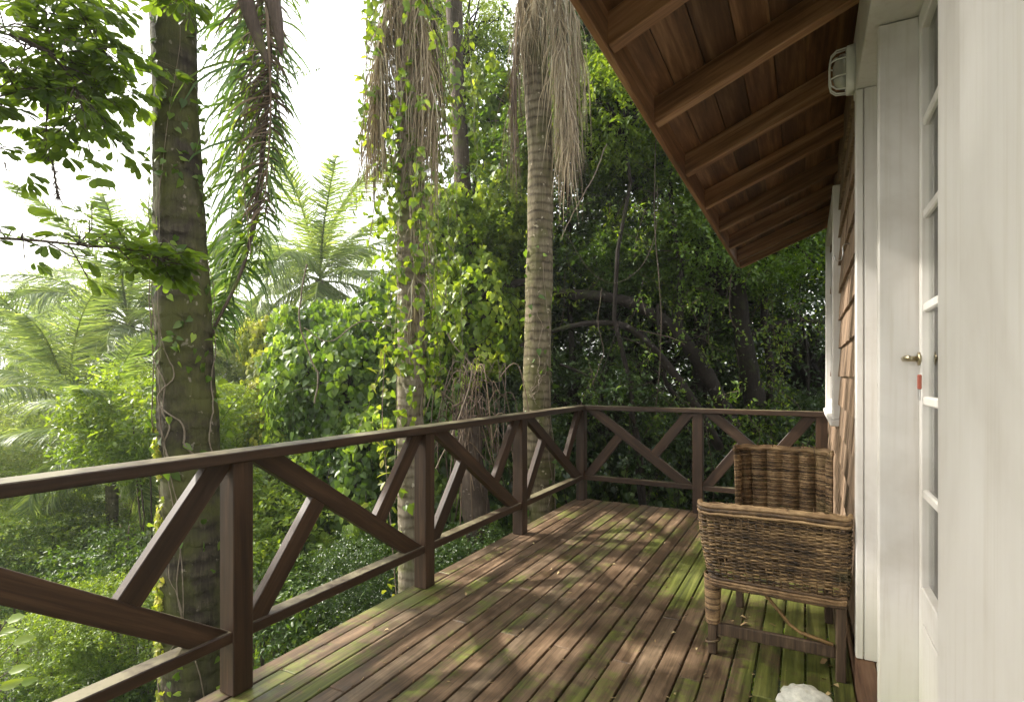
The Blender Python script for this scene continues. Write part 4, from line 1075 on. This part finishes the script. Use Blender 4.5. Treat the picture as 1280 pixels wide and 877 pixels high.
# second palm with thatch of dead fronds
p2 = tag(empty('palm_tree', at(514, 900, 4.35)), 'slim pale palm trunk with shaggy dead fronds and green creeper at its top', 'palm')
b0 = at(514, 900, 4.35); b0.z = gz(b0.x, b0.y)-.2
T2 = [b0, at(514, 740, 4.35), at(513, 540, 4.35), at(514, 350, 4.35), at(512, 200, 4.35), at(508, 60, 4.35), at(500, -120, 4.35), at(492, -420, 4.5)]
o, Q2, R2 = palm_trunk(p2, T2, [.105, .098, .103, .108, .100, .09, .085, .08], B_p2, ringd=.012, step=.07)
for i in range(10): add_frond(FR[i % 4], p2, T2[-1], i*2.399, R(75-80*i/10), 1.0)
def dry_frond(root, pts, zc, L, n, out, mat=L_dead, wd=.008):
    """dead frond: a bent stalk with long limp leaflets hanging from it"""
    Q = smooth(px(pts, zc), 40); m = MB(); m.tube(Q, np.linspace(.012, .004, 40), 6, a=.8)
    for k in range(n):
        i = int(rng.integers(1, 40)); p = Q[i]; a = rng.uniform(0, 2*math.pi); o = np.array([math.cos(a), math.sin(a), 0])*out*rng.uniform(.15, 1)
        l_ = L*rng.uniform(.45, 1.1); t = unit(Q[min(i+1, 39)]-Q[i-1]); w = rng.normal(0, .035, 3)
        pts_ = smooth([p, p+o*.55+t*.12*l_+np.array([0, 0, -.10*l_]), p+o*.95+np.array([0, 0, -.5*l_])+w, p+o*1.0+np.array([0, 0, -1.0*l_])+w*1.6+rng.normal(0, .02, 3)], 8)
        sdv = unit(np.cross(unit(pts_[-1]-pts_[0]), rdir(1)[0])); ws = wd*rng.uniform(.5, 1.2)*np.array([.6, .9, 1, 1, .9, .7, .5, .1])[:, None]
        V = np.concatenate([pts_-sdv*ws*.5, pts_+sdv*ws*.5]); ii_ = np.arange(7)
        m.add(V, np.concatenate([np.stack([ii_, ii_+1, ii_+9], 1), np.stack([ii_, ii_+9, ii_+8], 1)]))
    return m.build('dead_frond', mat, root, smooth=False)
dry_frond(p2, [(500, -60), (486, 0), (476, 60), (472, 130)], 4.25, .95, 380, .16)
dry_frond(p2, [(506, -20), (480, 40), (470, 100), (466, 160)], 4.35, .75, 260, .10, L_deadd)
dry_frond(p2, [(510, -40), (526, 20), (534, 80), (538, 150)], 4.22, .9, 360, .13)
dry_frond(p2, [(508, 40), (520, 90), (526, 170), (528, 260)], 4.22, .75, 150, .07)
dry_frond(p2, [(512, -30), (540, 10), (546, 70), (550, 140)], 4.4, .7, 160, .10, L_deadd)
dry_frond(p2, [(510, 180), (516, 250), (518, 330), (518, 400)], 4.22, .45, 80, .06)

# third palm, ringed trunk, long skirt
p3 = tag(empty('palm_tree', at(676, 800, 5.6)), 'ringed palm trunk with a long skirt of dry fronds beside the roof edge', 'palm')
b0 = at(680, 800, 5.6); b0.z = gz(b0.x, b0.y)-.2
T3 = [b0, at(677, 640, 5.6), at(671, 500, 5.6), at(675, 300, 5.6), at(675, 180, 5.6), at(668, 60, 5.6), at(664, -60, 5.6), at(660, -300, 5.7)]
o, Q3, R3 = palm_trunk(p3, T3, [.155, .142, .142, .130, .128, .13, .14, .13], B_p3, ringd=.009, step=.085)
for i in range(10): add_frond(FR[i % 4], p3, T3[-1], i*2.399, R(75-80*i/10), 1.1)
for (pts, z, L, n, out, mt) in [([(660, -160), (655, -60), (652, 0), (650, 50)], 5.5, .85, 150, .09, L_dead), ([(676, -140), (672, -40), (668, 0), (664, 30)], 5.35, .5, 170, .12, L_dead),
                                ([(684, -120), (694, -20), (706, 80), (714, 170)], 5.3, .85, 330, .14, L_dead), ([(680, -140), (700, -60), (716, 20), (722, 70)], 5.4, 1.1, 300, .16, L_dead),
                                ([(672, -80), (688, 10), (698, 90), (704, 160)], 5.3, .8, 260, .08, L_dead), ([(664, -60), (650, 0), (644, 70), (642, 120)], 5.5, 1.2, 130, .09, L_deadd),
                                ([(690, -40), (706, 40), (712, 110), (716, 150)], 5.5, 1.0, 200, .10, L_deadd)]:
    dry_frond(p3, pts, z, L, n, out, mt)

# creepers and stringy roots on the trunks
def creeper(label, Q, RR, n_leaf, mat, L, strands, zlo, zhi, bulge=.05, tm=LOBED, azc=None, azw=math.pi, name='climbing_vine'):
    root = tag(empty(name, tuple(Q[np.argmin(np.abs(Q[:, 2]-zlo))])), label, 'vine')
    sel = np.where((Q[:, 2] > zlo) & (Q[:, 2] < zhi))[0]
    for k in range(strands):
        st = MB()
        i0 = int(rng.integers(sel[0], sel[len(sel)//2])); i1 = int(rng.integers(sel[len(sel)//2], sel[-1])); idx = np.linspace(i0, i1, 40).astype(int)
        a = (azc if azc is not None else 0)+rng.uniform(-azw, azw)*.8+np.cumsum(rng.normal(0, .15, 40))+.25*np.sin(np.arange(40)*rng.uniform(.1, .35)+k)
        a = np.convolve(np.pad(a, 2, 'edge'), np.ones(5)/5, 'valid')
        rr = RR[idx]+.006+.012*np.abs(np.sin(np.arange(40)*.3+k))
        st.tube(np.stack([Q[idx, 0]+rr*np.cos(a), Q[idx, 1]+rr*np.sin(a), Q[idx, 2]], 1), rng.uniform(.002, .0058)*np.linspace(1.2, .5, 40), 6); st.build('stem', B_vine, root)
    lf = MB(); idx = rng.choice(sel, n_leaf); a = (azc if azc is not None else 0)+rng.uniform(-azw, azw, n_leaf)
    cl = np.sin(Q[idx, 2]*5.3+a*2)+np.sin(Q[idx, 2]*11+a); kp = cl > -.5+rng.normal(0, .4, n_leaf); idx = idx[kp]; a = a[kp]
    rr = RR[idx]+.01+rng.random(len(idx))**2*bulge; dr_ = np.stack([np.cos(a), np.sin(a), np.zeros(len(a))], 1)
    P = Q[idx]+dr_*rr[:, None]; P[:, 2] += rng.normal(0, .03, len(idx))
    if bulge > .3:        # leaves sit on thin strands that droop round the trunk
        hs = MB(); ns = 95; PP = []; DR = []
        for k in range(ns):
            i0 = int(rng.choice(sel)); a0 = rng.uniform(0, 6.28); r0 = RR[i0]+.02+bulge*rng.random()**1.6; ln = rng.uniform(.4, 1.3); t = np.linspace(0, 1, 18)
            aa = a0+rng.normal(0, .5)*t; r_ = RR[i0]+(r0-RR[i0])*np.minimum(1, t*3.5); z_ = .22*np.sin(np.minimum(1, t*2.2)*math.pi)*.6-ln*np.clip(t-.15, 0, 1)
            L_ = Q[i0]+np.stack([r_*np.cos(aa), r_*np.sin(aa), z_], 1)+np.cumsum(rng.normal(0, .007, (18, 3)), axis=0)
            hs.tube(L_, .0018, 4, cap=False); m_ = n_leaf//ns; ix = rng.integers(2, 18, m_); PP.append(L_[ix]+rng.normal(0, .022, (m_, 3))); DR.append(np.stack([np.cos(aa[ix]), np.sin(aa[ix]), np.zeros(m_)], 1))
        hs.build('tendrils', B_vine, root); P = np.concatenate(PP); dr_ = np.concatenate(DR); idx = np.zeros(len(P), int)
    D = np.array([0, 0, -.7])+rng.normal(0, .6, (len(idx), 3)); Ls = L*rng.uniform(.6, 1.2, len(idx)); put(lf, tm, P, D, dr_+rng.normal(0, .4, P.shape)+np.array([0, 0, .4]), Ls, Ls*.8)
    lf.build('foliage', mat, root, smooth=False); return root
A_CAM = math.atan2(-Q1[200][1], -Q1[200][0])
creeper('thin creeper with small leaves on the thick mossy trunk', Q1, R1, 520, L_mid, .055, 6, -2.0, 4.2, .05, azc=A_CAM, azw=1.7)
creeper('yellow green creeping leaves low on the left side of the mossy trunk', Q1, R1, 1300, L_yel, .032, 3, -2.0, .85, .02, azc=A_CAM-1.25, azw=.22)
creeper('bright green creeper among the dead fronds of the slim palm', Q2, R2, 2500, L_brt, .062, 6, 1.5, 4.6, .45)
creeper('leafy vine climbing the lower trunk of the slim palm', Q2, R2, 190, L_brt, .075, 7, .2, 2.4, .12)
creeper('sparse creeper on the ringed palm trunk', Q3, R3, 120, L_mid, .065, 8, -.2, 2.6, .04)
# low leafy shoot left of the slim palm
sh = tag(empty('climbing_shoot', at(488, 620, 4.2)), 'yellow green leafy shoot standing left of the slim palm trunk', 'plant')
m = MB(); m2 = MB(); Q = smooth([at(500, 800, 4.2), at(484, 600, 4.2), at(478, 520, 4.2), at(482, 430, 4.2)], 40); m.tube(Q, .004, 6)
n = 110; idx = rng.integers(0, 40, n); P = Q[idx]+rng.normal(0, .045, (n, 3)); D = rdir(n)+np.array([0, 0, -.5]); Ls = rng.uniform(.05, .10, n); put(m2, LEAF, P, D, np.array([0, 0, 1.0])+rng.normal(0, .5, (n, 3)), Ls, Ls*.55)
m.build('stem', B_vine, sh); m2.build('foliage', L_yel, sh, smooth=False)

# dry tangled stump between the palms
ds = tag(empty('dry_stump', at(596, 760, 5.6)), 'brown stump hung with dry stringy roots between the second and third palms', 'stump')
m = MB(); limb(m, [(600, 860), (598, 700), (592, 600), (585, 520)], 5.7, .19, .10, k=11); m.build('trunk', B_brown, ds)
m = MB()
for k in range(110):
    a = at(rng.uniform(560, 625), rng.uniform(455, 560), 5.6+rng.uniform(-.2, .2)); dx = rng.normal(0, .2)
    b = a+Vector((dx*.6, rng.uniform(-.15, .15), rng.uniform(-.12, .16))); c = a+Vector((dx, rng.uniform(-.2, .2), -rng.uniform(.1, 1.0)))
    m.tube(smooth([a, b, c+Vector((rng.normal(0, .08), 0, 0))], 12), rng.uniform(.002, .006), 5)
m.build('dry_roots', L_deadd, ds)

# hanging lianas
def liana(label, pts, zc, r, mat=B_vine, leaves=0, lm=L_mid, group=None):
    Q = smooth(px(pts, zc), 46); Q += np.cumsum(rng.normal(0, .0025, Q.shape), axis=0)
    if leaves:
        root = tag(empty('liana', tuple(Q[0])), label, 'liana', group); m = MB(); m.tube(Q, r, 6); m.build('stem', mat, root)
        m2 = MB(); idx = rng.integers(0, 46, leaves); Ls = rng.uniform(.05, .09, leaves); put(m2, LEAF, Q[idx]+rng.normal(0, .03, (leaves, 3)), rdir(leaves)+np.array([0, 0, -.4]), np.array([0, 0, 1.])+rng.normal(0, .5, (leaves, 3)), Ls, Ls*.5); m2.build('foliage', lm, root, smooth=False)
    else:
        m = MB(); m.tube(Q, r, 6); tag(m.build('liana', mat), label, 'liana', group)
liana('long pale liana looping in front of the dark wood right of the ringed palm', [(688, 250), (712, 300), (745, 345), (775, 352), (805, 330), (820, 290), (822, 230)], 6.2, .003, B_brown)
liana('pale crooked twig dangling above the corner of the railings', [(752, 360), (748, 400), (754, 436), (750, 460), (742, 480)], 5.9, .0035, B_brown)
liana('pale twig slanting up beside the hanging fronds of the ringed palm', [(758, 180), (745, 215), (728, 245), (700, 300)], 5.4, .005)
liana('thin straight vine hanging in the dark wood under the roof edge', [(822, 120), (818, 260), (826, 400), (818, 520)], 6.4, .006, B_brown)
liana('curved vine bridging the vine bush and the slim palm', [(380, 410), (415, 425), (455, 402), (500, 412), (540, 430)], 5.6, .006)
liana('bent dry vine in front of the vine bush', [(384, 330), (376, 400), (392, 450), (401, 470), (398, 500)], 6.0, .009)
liana('slender leafy vine hanging from the slim palm on its left', [(462, -40), (458, 100), (470, 210), (464, 300)], 4.2, .004, B_vine, 70, L_brt)
liana('slender leafy vine dropping beside the hanging fronds of the mossy palm', [(330, -60), (318, 80), (305, 200), (318, 320)], 3.65, .004, B_vine, 120, L_brt)
liana('dry grey liana looping down from the slim palm to the railing', [(530, 330), (560, 420), (590, 470), (560, 560), (520, 640)], 5.0, .006)
liana('thin cord of aerial root hanging beside the pale palm', [(540, -30), (548, 160), (536, 300), (544, 420)], 4.8, .005)

# ---- near overhanging tree at the upper left with hand-shaped leaves
ot = tag(empty('overhanging_tree', at(-420, 900, 3.6)), 'tree leaning in from the upper left with hand-shaped green leaves', 'tree')
b0 = at(-420, 900, 3.6); b0.z = gz(b0.x, b0.y)-.3
m = MB(); m.tube(smooth([b0, at(-430, 500, 3.5), at(-400, 150, 3.4), at(-330, -150, 3.4), at(-250, -420, 3.4)], 30), np.linspace(.13, .06, 30), 10); m.build('trunk', B_brown, ot)
tw = MB(); lf = MB()
def palmate(P, D, nl, L, tone):
    D = unit(np.array(D)); up = np.array([0, 0, 1.0])
    s = unit(np.cross(D, up)); c0 = np.array(P)
    for k in range(nl):
        a = (k-(nl-1)/2)*(2.5/(nl-1)); d = D*math.cos(a)+s*math.sin(a)+np.array([0, 0, -.28])+rng.normal(0, .08, 3)
        l_ = L*(1-.25*abs(a)/1.25)*rng.uniform(.85, 1.1)
        put(lf, OVAL, [c0+d*.016], [d], [up+rng.normal(0, .45, 3)], [l_], [l_*.44], [np.clip(tone+rng.normal(0, .1), 0, 1)])
def bough(pts, zc, r0, n_sub, reach, L=.095, nl=6, jig=.1, per=6):
    Q = smooth(px(pts, zc), 30); tw.tube(Q, np.linspace(r0, r0*.2, 30), 6)
    for k in range(n_sub):
        i = int(rng.integers(5, 30)); p = Q[i]; t = unit(Q[min(i+1, 29)]-Q[max(i-1, 0)])
        d = unit(t*.8+rng.normal(0, .75, 3)*np.array([1, 1, .55])); e = p+d*reach*rng.uniform(.4, 1.1)
        mid = (p+e)/2+rng.normal(0, .03, 3); tw.tube([p, mid, e], [.0045, .0035, .002], 5)
        tone = rng.uniform(.15, .75)
        for q in range(per):
            f = rng.uniform(.3, 1); c = p+(e-p)*f; dd = d+rng.normal(0, .8, 3)*np.array([1, 1, .4]); c2 = c+unit(dd)*.05; tw.tube([c, c2], .0014, 4, cap=False); palmate(c2, dd, nl, L*rng.uniform(.7, 1.15), tone)
bough([(-330, 330), (-150, 300), (0, 298), (90, 305), (160, 312), (205, 325)], 2.75, .012, 50, .21, .095, 6, per=2)
bough([(-330, 60), (-150, 30), (0, 40), (75, 80), (105, 140)], 3.1, .018, 52, .46, .095, 6, per=5)
bough([(-330, -120), (-100, -80), (40, -30), (105, 20), (125, 60)], 3.2, .018, 50, .46, .095, 6, per=5)
bough([(-330, 160), (-150, 150), (-40, 130), (40, 110)], 3.0, .014, 30, .30, .10, 6, per=5)
bough([(-250, -420), (0, -180), (200, -60), (228, -12)], 3.2, .014, 16, .2, .10, 6, per=4)
bough([(-330, 160), (-180, 170), (-60, 180), (10, 205)], 2.9, .012, 6, .2, .09, 6, per=3)
tw.build('limbs', B_brown, ot); lf.build('crown', L_over, ot, smooth=True)
for k, (X, Y, Z, r) in enumerate([(-3.7, -.5, 4.4, 1.25), (-4.6, -1.6, 4.9, 1.3), (-3.2, -1.9, 3.9, 1.1), (-5.0, -.9, 5.4, 1.5), (-3.9, .1, 4.5, .9)]):     # unseen crowns added left of the view to shade the near wall
    inst(CRB[k % 2][0], 'crown', L_over, ot, (X, Y, Z), (r, r, r*.8), k)
    tw2 = MB(); tw2.tube(curved(at(-330, -150, 3.4), (X, Y, Z), 9, .1), np.linspace(.04, .012, 9), 6); tw2.build('limbs', B_brown, ot)  # limbs tying the added shade crowns to the trunk
m = MB()       # dry tassel hanging under the bough
Q = smooth(px([(60, 130), (58, 170), (66, 205), (72, 245)], 3.05), 24)
m.tube(Q, .005, 6)
for k in range(160):
    i = int(rng.integers(3, 24)); e = Q[i]+rng.normal(0, .018, 3)+np.array([0, 0, -.02]); m.tube([Q[i], e], .0018, 4, cap=False)
tag(m.build('seed_tassel', B_brown), 'dry brown seed tassel dangling under the upper left branches', 'tassel')
# tiny leaves against the sky between the first two palms
m = MB(); tb = MB(); Q = smooth(px([(330, 70), (350, 88), (375, 92), (400, 86)], 3.5), 20); tb.tube(Q, .0016, 4)
n = 26; idx = rng.integers(4, 20, n); Ls = rng.uniform(.02, .034, n); put(m, LEAF, Q[idx]+rng.normal(0, .012, (n, 3)), rdir(n)+np.array([.3, 0, 0]), rdir(n)+np.array([0, 0, 1.0]), Ls, Ls*.5)
tv = tag(empty('leafy_twig', tuple(Q[0])), 'fine twig with tiny leaves against the white sky', 'twig'); tb.build('stem', B_brown, tv); m.build('foliage', L_mid, tv)

# ---- left slope: shrubs, big-leaf plants, bare sapling
for_later = None
G2 = 'bushy shrubs on the slope below the deck'
for (u, v, z, r, mt, lab, big) in [
    (35, 560, 8.5, .95, L_yel, 'yellow green bush glowing at the left edge above the railing', False),
    (190, 545, 6.4, .80, L_brt, 'broad-leaved shrub just left of the mossy palm trunk', True),
    (25, 665, 6.2, .62, L_brt, 'dense dark green bush under the rail at the left edge', False),
    (120, 640, 7.0, .80, L_brt, 'light green shrub behind the short brace of the left railing', False),
    (300, 540, 7.8, .85, L_brt, 'pale leafy shrub right of the mossy palm trunk', False),
    (330, 660, 6.0, .75, L_brt, 'leafy green shrub seen through the railing right of the mossy trunk', True),
    (400, 740, 5.4, .62, L_mid, 'leafy shrub just outside the deck edge below the railing', True),
    (160, 800, 5.2, .62, L_brt, 'leafy shrub near the bottom left corner beyond the lower rail', False),
    (250, 480, 12, 1.3, L_hazy, 'rounded tree crown seen low behind the mossy trunk', False),
    (60, 740, 7.4, .85, L_brt, 'loose shrub behind the bare twigs at the left', False),
    (-60, 600, 7.0, .9, L_hazy, 'green shrub cut by the left edge of the view', False),
    (460, 740, 4.9, .5, L_dark, 'dark shrub below the deck left of the slim palm', False),
    (20, 830, 4.7, .50, L_brt, 'low light green shrub in the bottom left corner below the bare twigs', False),
    (90, 860, 5.0, .50, L_mid, 'low leafy shrub at the bottom edge left of the lower rail', True),
    (75, 670, 6.6, .62, L_mid, 'mid green shrub filling the gap under the top rail near the left edge', False),
    (150, 705, 6.0, .58, L_mid, 'mid green shrub just left of the mossy trunk under the top rail', True),
    (10, 735, 6.0, .60, L_mid, 'shaded shrub at the left edge behind the long brace', False),
    (600, 700, 5.5, .5, L_dark, 'dark low shrub at the foot of the dry stump', False)]:
    p = at(u, v, z); g = gz(p.x, p.y)
    root = tag(empty('shrub', (p.x, p.y, g)), lab, 'shrub')
    m = MB()
    for k in range(5): m.tube(curved((p.x+rng.uniform(-.08, .08), p.y+rng.uniform(-.08, .08), g-.1), np.array(p)+rng.normal(0, r*.3, 3), 7, .1), np.linspace(.022, .007, 7), 5)
    m.build('stem', B_brown, root)
    src = CRB if big else CR
    for k in range(2):
        me, lmn = src[k % len(src)]; inst(me, 'foliage', mt, root, p+Vector(rng.normal(0, r*.25, 3)), (r, r, r*.8), rng.uniform(0, 6))
# bare sapling behind the left railing
bs = tag(empty('bare_sapling', at(45, 900, 4.6)), 'bare dark branching sapling behind the lower left railing', 'sapling')
m = MB()
def twiggy(p, d, L, r, dep):
    q = p+d*L; mid = (p+q)/2+rng.normal(0, L*.06, 3); m.tube([p, mid, q], [r, r*.85, r*.65], 5)
    if dep == 0: return
    for k in range(3 if dep > 2 else 2):
        dd = unit(d+rng.normal(0, .55, 3)+np.array([0, 0, .12])); twiggy(p+(q-p)*rng.uniform(.55, 1), dd, L*rng.uniform(.6, .85), r*.6, dep-1)
for (u, zz) in ((70, 4.8), (20, 5.2), (110, 5.6)):
    b = at(u, 900, zz); b.z = gz(b.x, b.y)
    twiggy(np.array(b), unit(np.array([rng.uniform(-.3, .3), 0, 1.0])), .75, .022, 5)
m.build('branches', B_brown, bs)
# bright big leaves in the bottom-left corner
cp = tag(empty('broad_leaf_plant', at(-10, 860, 2.9)), 'plant with large bright leaves poking in at the bottom left corner', 'plant')
m = MB(); tb = MB(); base = at(-60, 900, 2.95)
for (u, v) in ((22, 772), (30, 800), (8, 790), (24, 836), (12, 856), (-20, 780), (40, 850)):
    e = np.array(at(u-14, v+4, 2.95)); tb.tube(smooth([base, (Vector(base)+Vector(e))/2+Vector((0, 0, .03)), e], 8), .003, 5)
    d = np.array(at(u+16, v-6, 2.95))-e; put(m, LEAF, [e], [d], [np.array([.25, -.9, .75])+rng.normal(0, .2, 3)], [rng.uniform(.09, .15)], [rng.uniform(.05, .075)], [rng.uniform(.2, .9)])
tb.tube([tuple(base), (base.x, base.y, gz(base.x, base.y))], .008, 6)
tb.build('stem', B_brown, cp); m.build('foliage', L_brt, cp)

# ---- litter on the deck
ml = []
for k in range(4):
    m = MB(); V, F = LEAF; v = V.copy()*np.array([.04, .022, .03]); v[:, 2] += .006*np.sin(v[:, 0]*120+k)+.004; m.add(v, F, rng.random()); me = m.mesh('fallen_leaf', L_floor); ml.append(me)
for k in range(6):
    pass
def drop(x, y, s=1.0):
    o = bpy.data.objects.new('fallen_leaf', ml[int(rng.integers(0, 4))]); COL.objects.link(o)
    o.location = (x, y, .0035); o.rotation_euler = (rng.uniform(-.2, .2), rng.uniform(-.2, .2), rng.uniform(0, 6.3)); o.scale = (s, s, s)
    tag(o, 'small dry brown leaf lying on the deck boards', 'leaf', 'dry leaves scattered on the deck')
for k in range(80): drop(rng.uniform(-1.9, .1), rng.uniform(1.4, 5.1), rng.uniform(.35, .8))
for (x, y) in ((-.25, 3.0), (-.16, 3.05), (-.1, 2.95), (.0, 3.0), (.08, 2.78), (.10, 2.72), (.12, 2.56), (.09, 2.5), (-.3, 3.08), (.06, 2.6)): drop(x, y, rng.uniform(.8, 1.4))
m = MB()
for k in range(800):      # crumbs and twigs caught in the gaps
    ib_ = int(rng.integers(1, 23)); x = XL+ib_*pitch-.004+rng.normal(0, .006); y = rng.uniform(1.2, 5.2); a = rng.normal(math.pi/2, .7); L = rng.uniform(.006, .022)
    m.tube([(x, y, .002), (x+math.cos(a)*L, y+math.sin(a)*L, .003)], rng.uniform(.0009, .002), 4)
tag(m.build('leaf_litter', L_floor), 'crumbs of leaf litter caught along the gaps between the deck boards', 'leaf litter', kind='stuff')

# ------------------------------------------------------------------ haze in the valley air
HAZE = 0.003
if HAZE > 0:
    hb_ = BX(); hb_.box(-620, 620, -620, 620, -60, 60, 0)
    hm = bpy.data.materials.new('haze'); hm.use_nodes = True; nn = hm.node_tree.nodes; nn.clear()
    ho = nn.new('ShaderNodeOutputMaterial'); pv = nn.new('ShaderNodeVolumePrincipled'); pv.inputs['Color'].default_value = (.93, .95, .93, 1)
    pv.inputs['Density'].default_value = HAZE; pv.inputs['Anisotropy'].default_value = .45
    hm.node_tree.links.new(pv.outputs[0], ho.inputs['Volume'])
    tag(hb_.build('haze', hm), kind='stuff', label='thin pale haze in the valley air', cat='haze')
